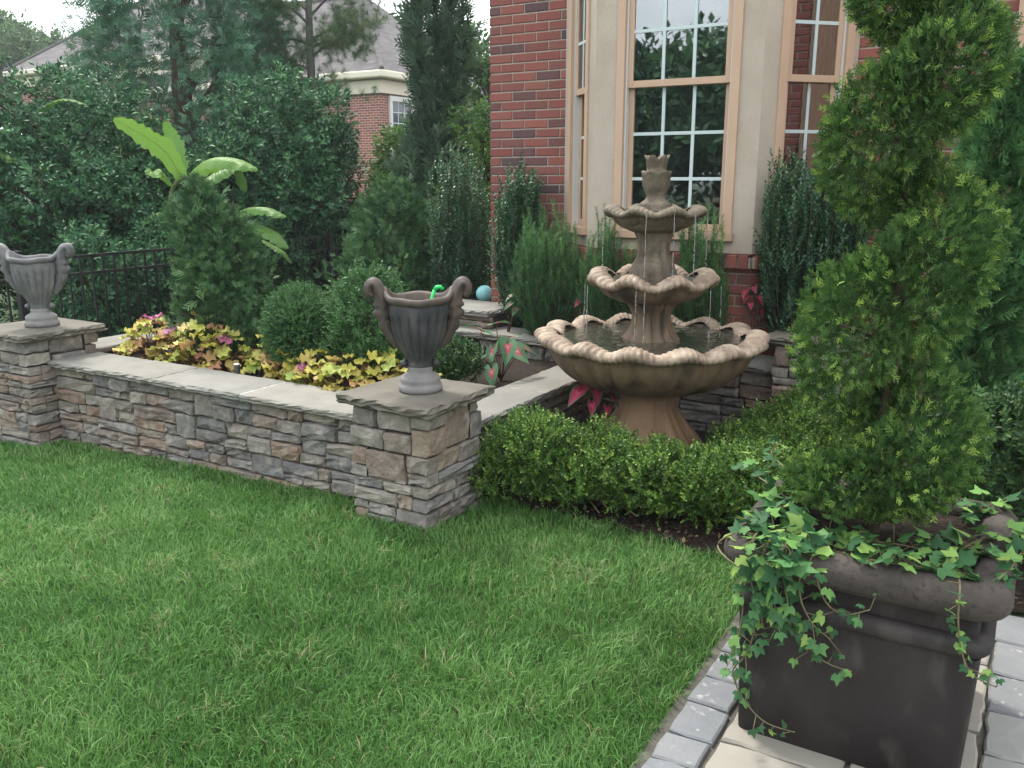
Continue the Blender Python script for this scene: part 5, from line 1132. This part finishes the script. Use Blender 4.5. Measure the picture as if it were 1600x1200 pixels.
# ---------------------------------------------------------------- ivy in the planter
iv = thing('ivy', 'trailing green ivy spilling over the rim of the dark planter', 'ivy', (PC[0], PC[1], .576))
YF = 2.215
def wp(x, y, yy=YF): return atY(x, y, yy)
def tp_(x, y, z=.645): return atz(x, y, z)
vines = [
    ([tp_(1250, 830, .60), tp_(1225, 845), wp(1200, 880, 2.23), wp(1185, 940), wp(1175, 1000), wp(1160, 1030)], 15, .040),
    ([tp_(1270, 840, .60), tp_(1240, 850), wp(1225, 890, 2.23), wp(1235, 960), wp(1255, 1000), wp(1290, 1035), wp(1335, 1050)], 15, .036),
    ([tp_(1280, 845, .60), wp(1255, 880, 2.23), wp(1250, 930), wp(1270, 975), wp(1300, 1000)], 11, .036),
    ([tp_(1290, 850, .60), wp(1275, 890, 2.23), wp(1290, 940), wp(1320, 960), wp(1362, 952)], 11, .036),
    ([tp_(1210, 820, .60), tp_(1180, 835), wp(1165, 900, 2.24), wp(1160, 960), wp(1150, 1010), wp(1142, 1028)], 13, .038),
    ([wp(1160, 1030), wp(1145, 1050), wp(1160, 1090, 2.25), wp(1195, 1128, 2.26), wp(1245, 1145, 2.25)], 8, .032),
    ([tp_(1495, 895, .60), wp(1500, 915, 2.22), wp(1497, 970, 2.21), wp(1503, 1020, 2.24), wp(1520, 1055, 2.24), wp(1560, 1075, 2.25)], 14, .033),
    ([tp_(1240, 800, .60), tp_(1215, 790), tp_(1190, 805), tp_(1170, 815)], 9, .042),
    ([tp_(1235, 790, .60), tp_(1205, 760), tp_(1180, 740), tp_(1165, 715)], 9, .040),
    ([tp_(1240, 760, .60), tp_(1225, 730), tp_(1205, 710), tp_(1215, 690)], 8, .042),
    ([tp_(1300, 860, .62), tp_(1350, 872, .62), tp_(1410, 885, .62), tp_(1470, 895, .62), tp_(1530, 905, .63)], 26, .044),
    ([tp_(1290, 838, .60), tp_(1340, 845, .61), tp_(1400, 850, .62), tp_(1460, 862, .61), tp_(1520, 875, .61)], 26, .046),
    ([tp_(1500, 860, .60), tp_(1540, 840, .62), tp_(1575, 850, .64), tp_(1605, 860, .65)], 14, .044),
    ([tp_(1500, 820, .60), tp_(1520, 800, .62), tp_(1535, 785, .64), tp_(1560, 790, .65)], 12, .042),
    ([tp_(1230, 815, .60), tp_(1250, 825, .64), tp_(1270, 850, .65), wp(1265, 880, 2.23)], 16, .046),
    ([tp_(1215, 832, .63), tp_(1200, 848, .66), wp(1190, 885, 2.22), wp(1205, 930), wp(1215, 970), wp(1200, 1005)], 16, .042),
    ([tp_(1240, 838, .63), tp_(1225, 855, .66), wp(1210, 900, 2.22), wp(1225, 950), wp(1240, 990), wp(1265, 1020)], 16, .040),
    ([tp_(1190, 826, .63), tp_(1175, 846, .66), wp(1170, 890, 2.22), wp(1185, 950), wp(1195, 985)], 13, .040),
    ([tp_(1160, 830, .64), tp_(1185, 805, .65), tp_(1210, 780, .65), tp_(1235, 758, .65)], 14, .044),
    ([tp_(1225, 800, .62), tp_(1240, 780, .64), tp_(1250, 760, .65)], 9, .044),
    ([tp_(1200, 840, .62), tp_(1235, 862, .66), wp(1215, 900, 2.22), wp(1225, 920, 2.21)], 16, .044),
]
iv2 = thing('ivy', 'ivy along the right side of the dark planter with one long hanging strand', 'ivy', (PC[0] + .15, PC[1], .576), 'ivy in the planter'); iv['group'] = 'ivy in the planter'
vines += [([tp_(1560, 905, .64), tp_(1585, 880, .65), tp_(1600, 850, .65), tp_(1600, 815, .65)], 13, .042), ([tp_(1330, 868, .62), tp_(1380, 878, .64), tp_(1440, 886, .63), tp_(1500, 892, .64)], 14, .042), ([tp_(1480, 840, .60), tp_(1510, 850, .62), tp_(1550, 870, .63), tp_(1580, 890, .64)], 12, .042)]
right = (6, 10, 11, 12, 13, len(vines) - 1, len(vines) - 2, len(vines) - 3)
for own, grp in ((iv, [v for i, v in enumerate(vines) if i not in right]), (iv2, [vines[i] for i in right])):
    vm = MB()
    for pts, nl, s_ in grp:
        pth = spline(pts, 40); vm.tube(pth[::2], np.linspace(.0028, .0016, 20), 5); nl = int(nl * 1.75)
        for k in range(nl):
            f = (k + .6) / nl; i = min(39, int(f * 39)); p_ = pth[i] + rng.normal(0, .019, 3) + [0, -.008, .008]
            hang = np.clip((.66 - p_[2]) / .10, 0, 1) if p_[1] < 2.29 else 0; az = YAW * .4 + rng.normal(0, .7) + (math.pi if hang > .3 else rng.uniform(0, 6.28))
            rx = -(.85 + rng.normal(0, .35)) * hang + rng.normal(.15, .35) * (1 - hang)
            put('leaf', IVY[rng.integers(0, 4)], None, own, p_, rot=(rx, rng.normal(0, .4), az), scale=s_ * (1.7 if own is iv else 1.5) * rng.uniform(.65, 1.3) * (1 - .4 * f if len(pts) > 4 and pts[-1][1] < 2.3 else 1))
            vm.tube([pth[i], p_], [.0013, .001], 4)
    if own is iv: vm.tube(spline([tp_(1190, 828, .64), tp_(1150, 832, .65), wp(1122, 850, 2.26), wp(1135, 872, 2.22), wp(1170, 895, 2.21)], 24), .0028, 5)
    vm.build('vines', M['vine'], own, True)

# ---------------------------------------------------------------- grass
def inlawn(x, y):
    a = (x < -.79) & (y < np.where(x < -5.93, 3.75, np.where(x < -5.40, 3.07, np.where(x < -2.78, 3.245, np.where(x < -2.25, 3.05, bed_edge(x) + .02 * np.sin(23 * x))))))
    return a
n = 340000
rr = rng.uniform(1.45, 7.6, n); az = rng.uniform(R(-8), R(74), n); x = -rr * np.sin(az); y = rr * np.cos(az)
# extra tufts
k_ = rng.integers(0, n, 26000); x = np.r_[x, x[k_] + rng.normal(0, .012, 26000)]; y = np.r_[y, y[k_] + rng.normal(0, .012, 26000)]
x += rng.normal(0, .01, len(x)); ok = inlawn(x, y); x, y = x[ok], y[ok]; n = len(x); d = np.hypot(x, y)
def vnoise(x, y, s, sd):
    g = np.random.default_rng(sd); Tn = g.random((64, 64)); u, v = x * s + 100, y * s + 100; i, j = np.floor(u).astype(int), np.floor(v).astype(int); fu, fv = u - i, v - j
    fu = fu * fu * (3 - 2 * fu); fv = fv * fv * (3 - 2 * fv)
    return (Tn[i % 64, j % 64] * (1 - fu) + Tn[(i + 1) % 64, j % 64] * fu) * (1 - fv) + (Tn[i % 64, (j + 1) % 64] * (1 - fu) + Tn[(i + 1) % 64, (j + 1) % 64] * fu) * fv
nA, nB, nC = vnoise(x, y, 1.6, 1), vnoise(x, y, 5.5, 2), vnoise(x, y, 14, 3)
H = (.034 + .018 * nB + .012 * nC) * rng.uniform(.6, 1.25, n); Wd = (.0019 + .00068 * d) * rng.uniform(.7, 1.3, n)
swirl = 6.28 * vnoise(x, y, 2.2, 4) * 2; aa = swirl + rng.normal(0, 1.7, n); ln = rng.uniform(.2, 1.2, n) * (.6 + .6 * nC)
dx, dy = np.cos(aa), np.sin(aa); fa = rng.uniform(0, 6.28, n); sx, sy = np.cos(fa) * Wd / 2, np.sin(fa) * Wd / 2; z0 = gz(x) - .012
V = np.empty((n, 5, 3)); V[:, 0] = np.c_[x - sx, y - sy, z0]; V[:, 1] = np.c_[x + sx, y + sy, z0]
mxx, myy, mz = x + dx * H * ln * .35, y + dy * H * ln * .35, z0 + H * .62
V[:, 2] = np.c_[mxx + sx * .8, myy + sy * .8, mz]; V[:, 3] = np.c_[mxx - sx * .8, myy - sy * .8, mz]
V[:, 4] = np.c_[x + dx * H * ln, y + dy * H * ln, z0 + H * (1.05 - .28 * ln)]
F = (np.array([(0, 1, 2), (0, 2, 3), (3, 2, 4)])[None] + (np.arange(n) * 5)[:, None, None]).reshape(-1, 3)
tn = np.clip(-.04 + .48 * nA + .28 * nB + rng.normal(.08, .22, n), 0, .93); dry = rng.random(n) < .02 + .16 * ((nC > .72) & (nB > .6)); tn[dry] = 1
gr = mesh('lawn_grass', V.reshape(-1, 3), F, M['grass'], attrs={'tint': ('FACE', np.repeat(tn, 3))}, org=np.zeros(3)); tag(gr, 'mown green lawn grass', None, None, 'stuff')
# fallen leaf litter on the mulch
n = 700; x = rng.uniform(-2.3, .2, n); y = bed_edge(x) + rng.uniform(.0, .35, n); P = np.c_[x, y, np.full(n, .016)]
V, F, T = scatter([leaf2(np.zeros(3), np.array([0, 1., 0]), np.array([0, 0, 1.]), .03, .018)[0:2]] if False else [(np.array(leaf2(np.zeros(3), np.array([0, 1., 0]), np.array([0, 0, 1.]), .028, .016)[0], float), np.array([(0, 1, 2), (0, 2, 3)]))], P, nrm(np.c_[rng.normal(0, 1, (n, 2)), rng.normal(0, .2, n)]), nrm(np.c_[rng.normal(0, .5, (n, 2)), np.ones(n)]), rng.uniform(.5, 1.3, n))
M['litter'] = leafmat('leaf_litter', [(.03, .02, .012), (.10, .065, .035), (.22, .16, .09)], trans=.05, rough=.8)
tag(mesh('leaf_litter', V, F, M['litter'], attrs={'tint': ('FACE', T)}, org=np.zeros(3)), 'dry leaf litter on the mulch', None, None, 'stuff')

# ---------------------------------------------------------------- thin added volume, lifts the distant darks like lens haze
def veilmat():
    m = bpy.data.materials.new('veil'); m.use_nodes = True; t = m.node_tree; t.nodes.clear()
    o = t.nodes.new('ShaderNodeOutputMaterial'); v = t.nodes.new('ShaderNodeVolumePrincipled'); v.inputs['Color'].default_value = (.86, .93, .97, 1); v.inputs['Density'].default_value = VEIL; v.inputs['Anisotropy'].default_value = .2
    t.links.new(v.outputs['Volume'], o.inputs['Volume']); return m
VEIL = .0013
if VEIL: tag(MB().box((-950, -950, -2.5), (950, 950, 9.5)).build('veil', veilmat()), 'added thin pale volume imitating lens haze', None, None, 'stuff')
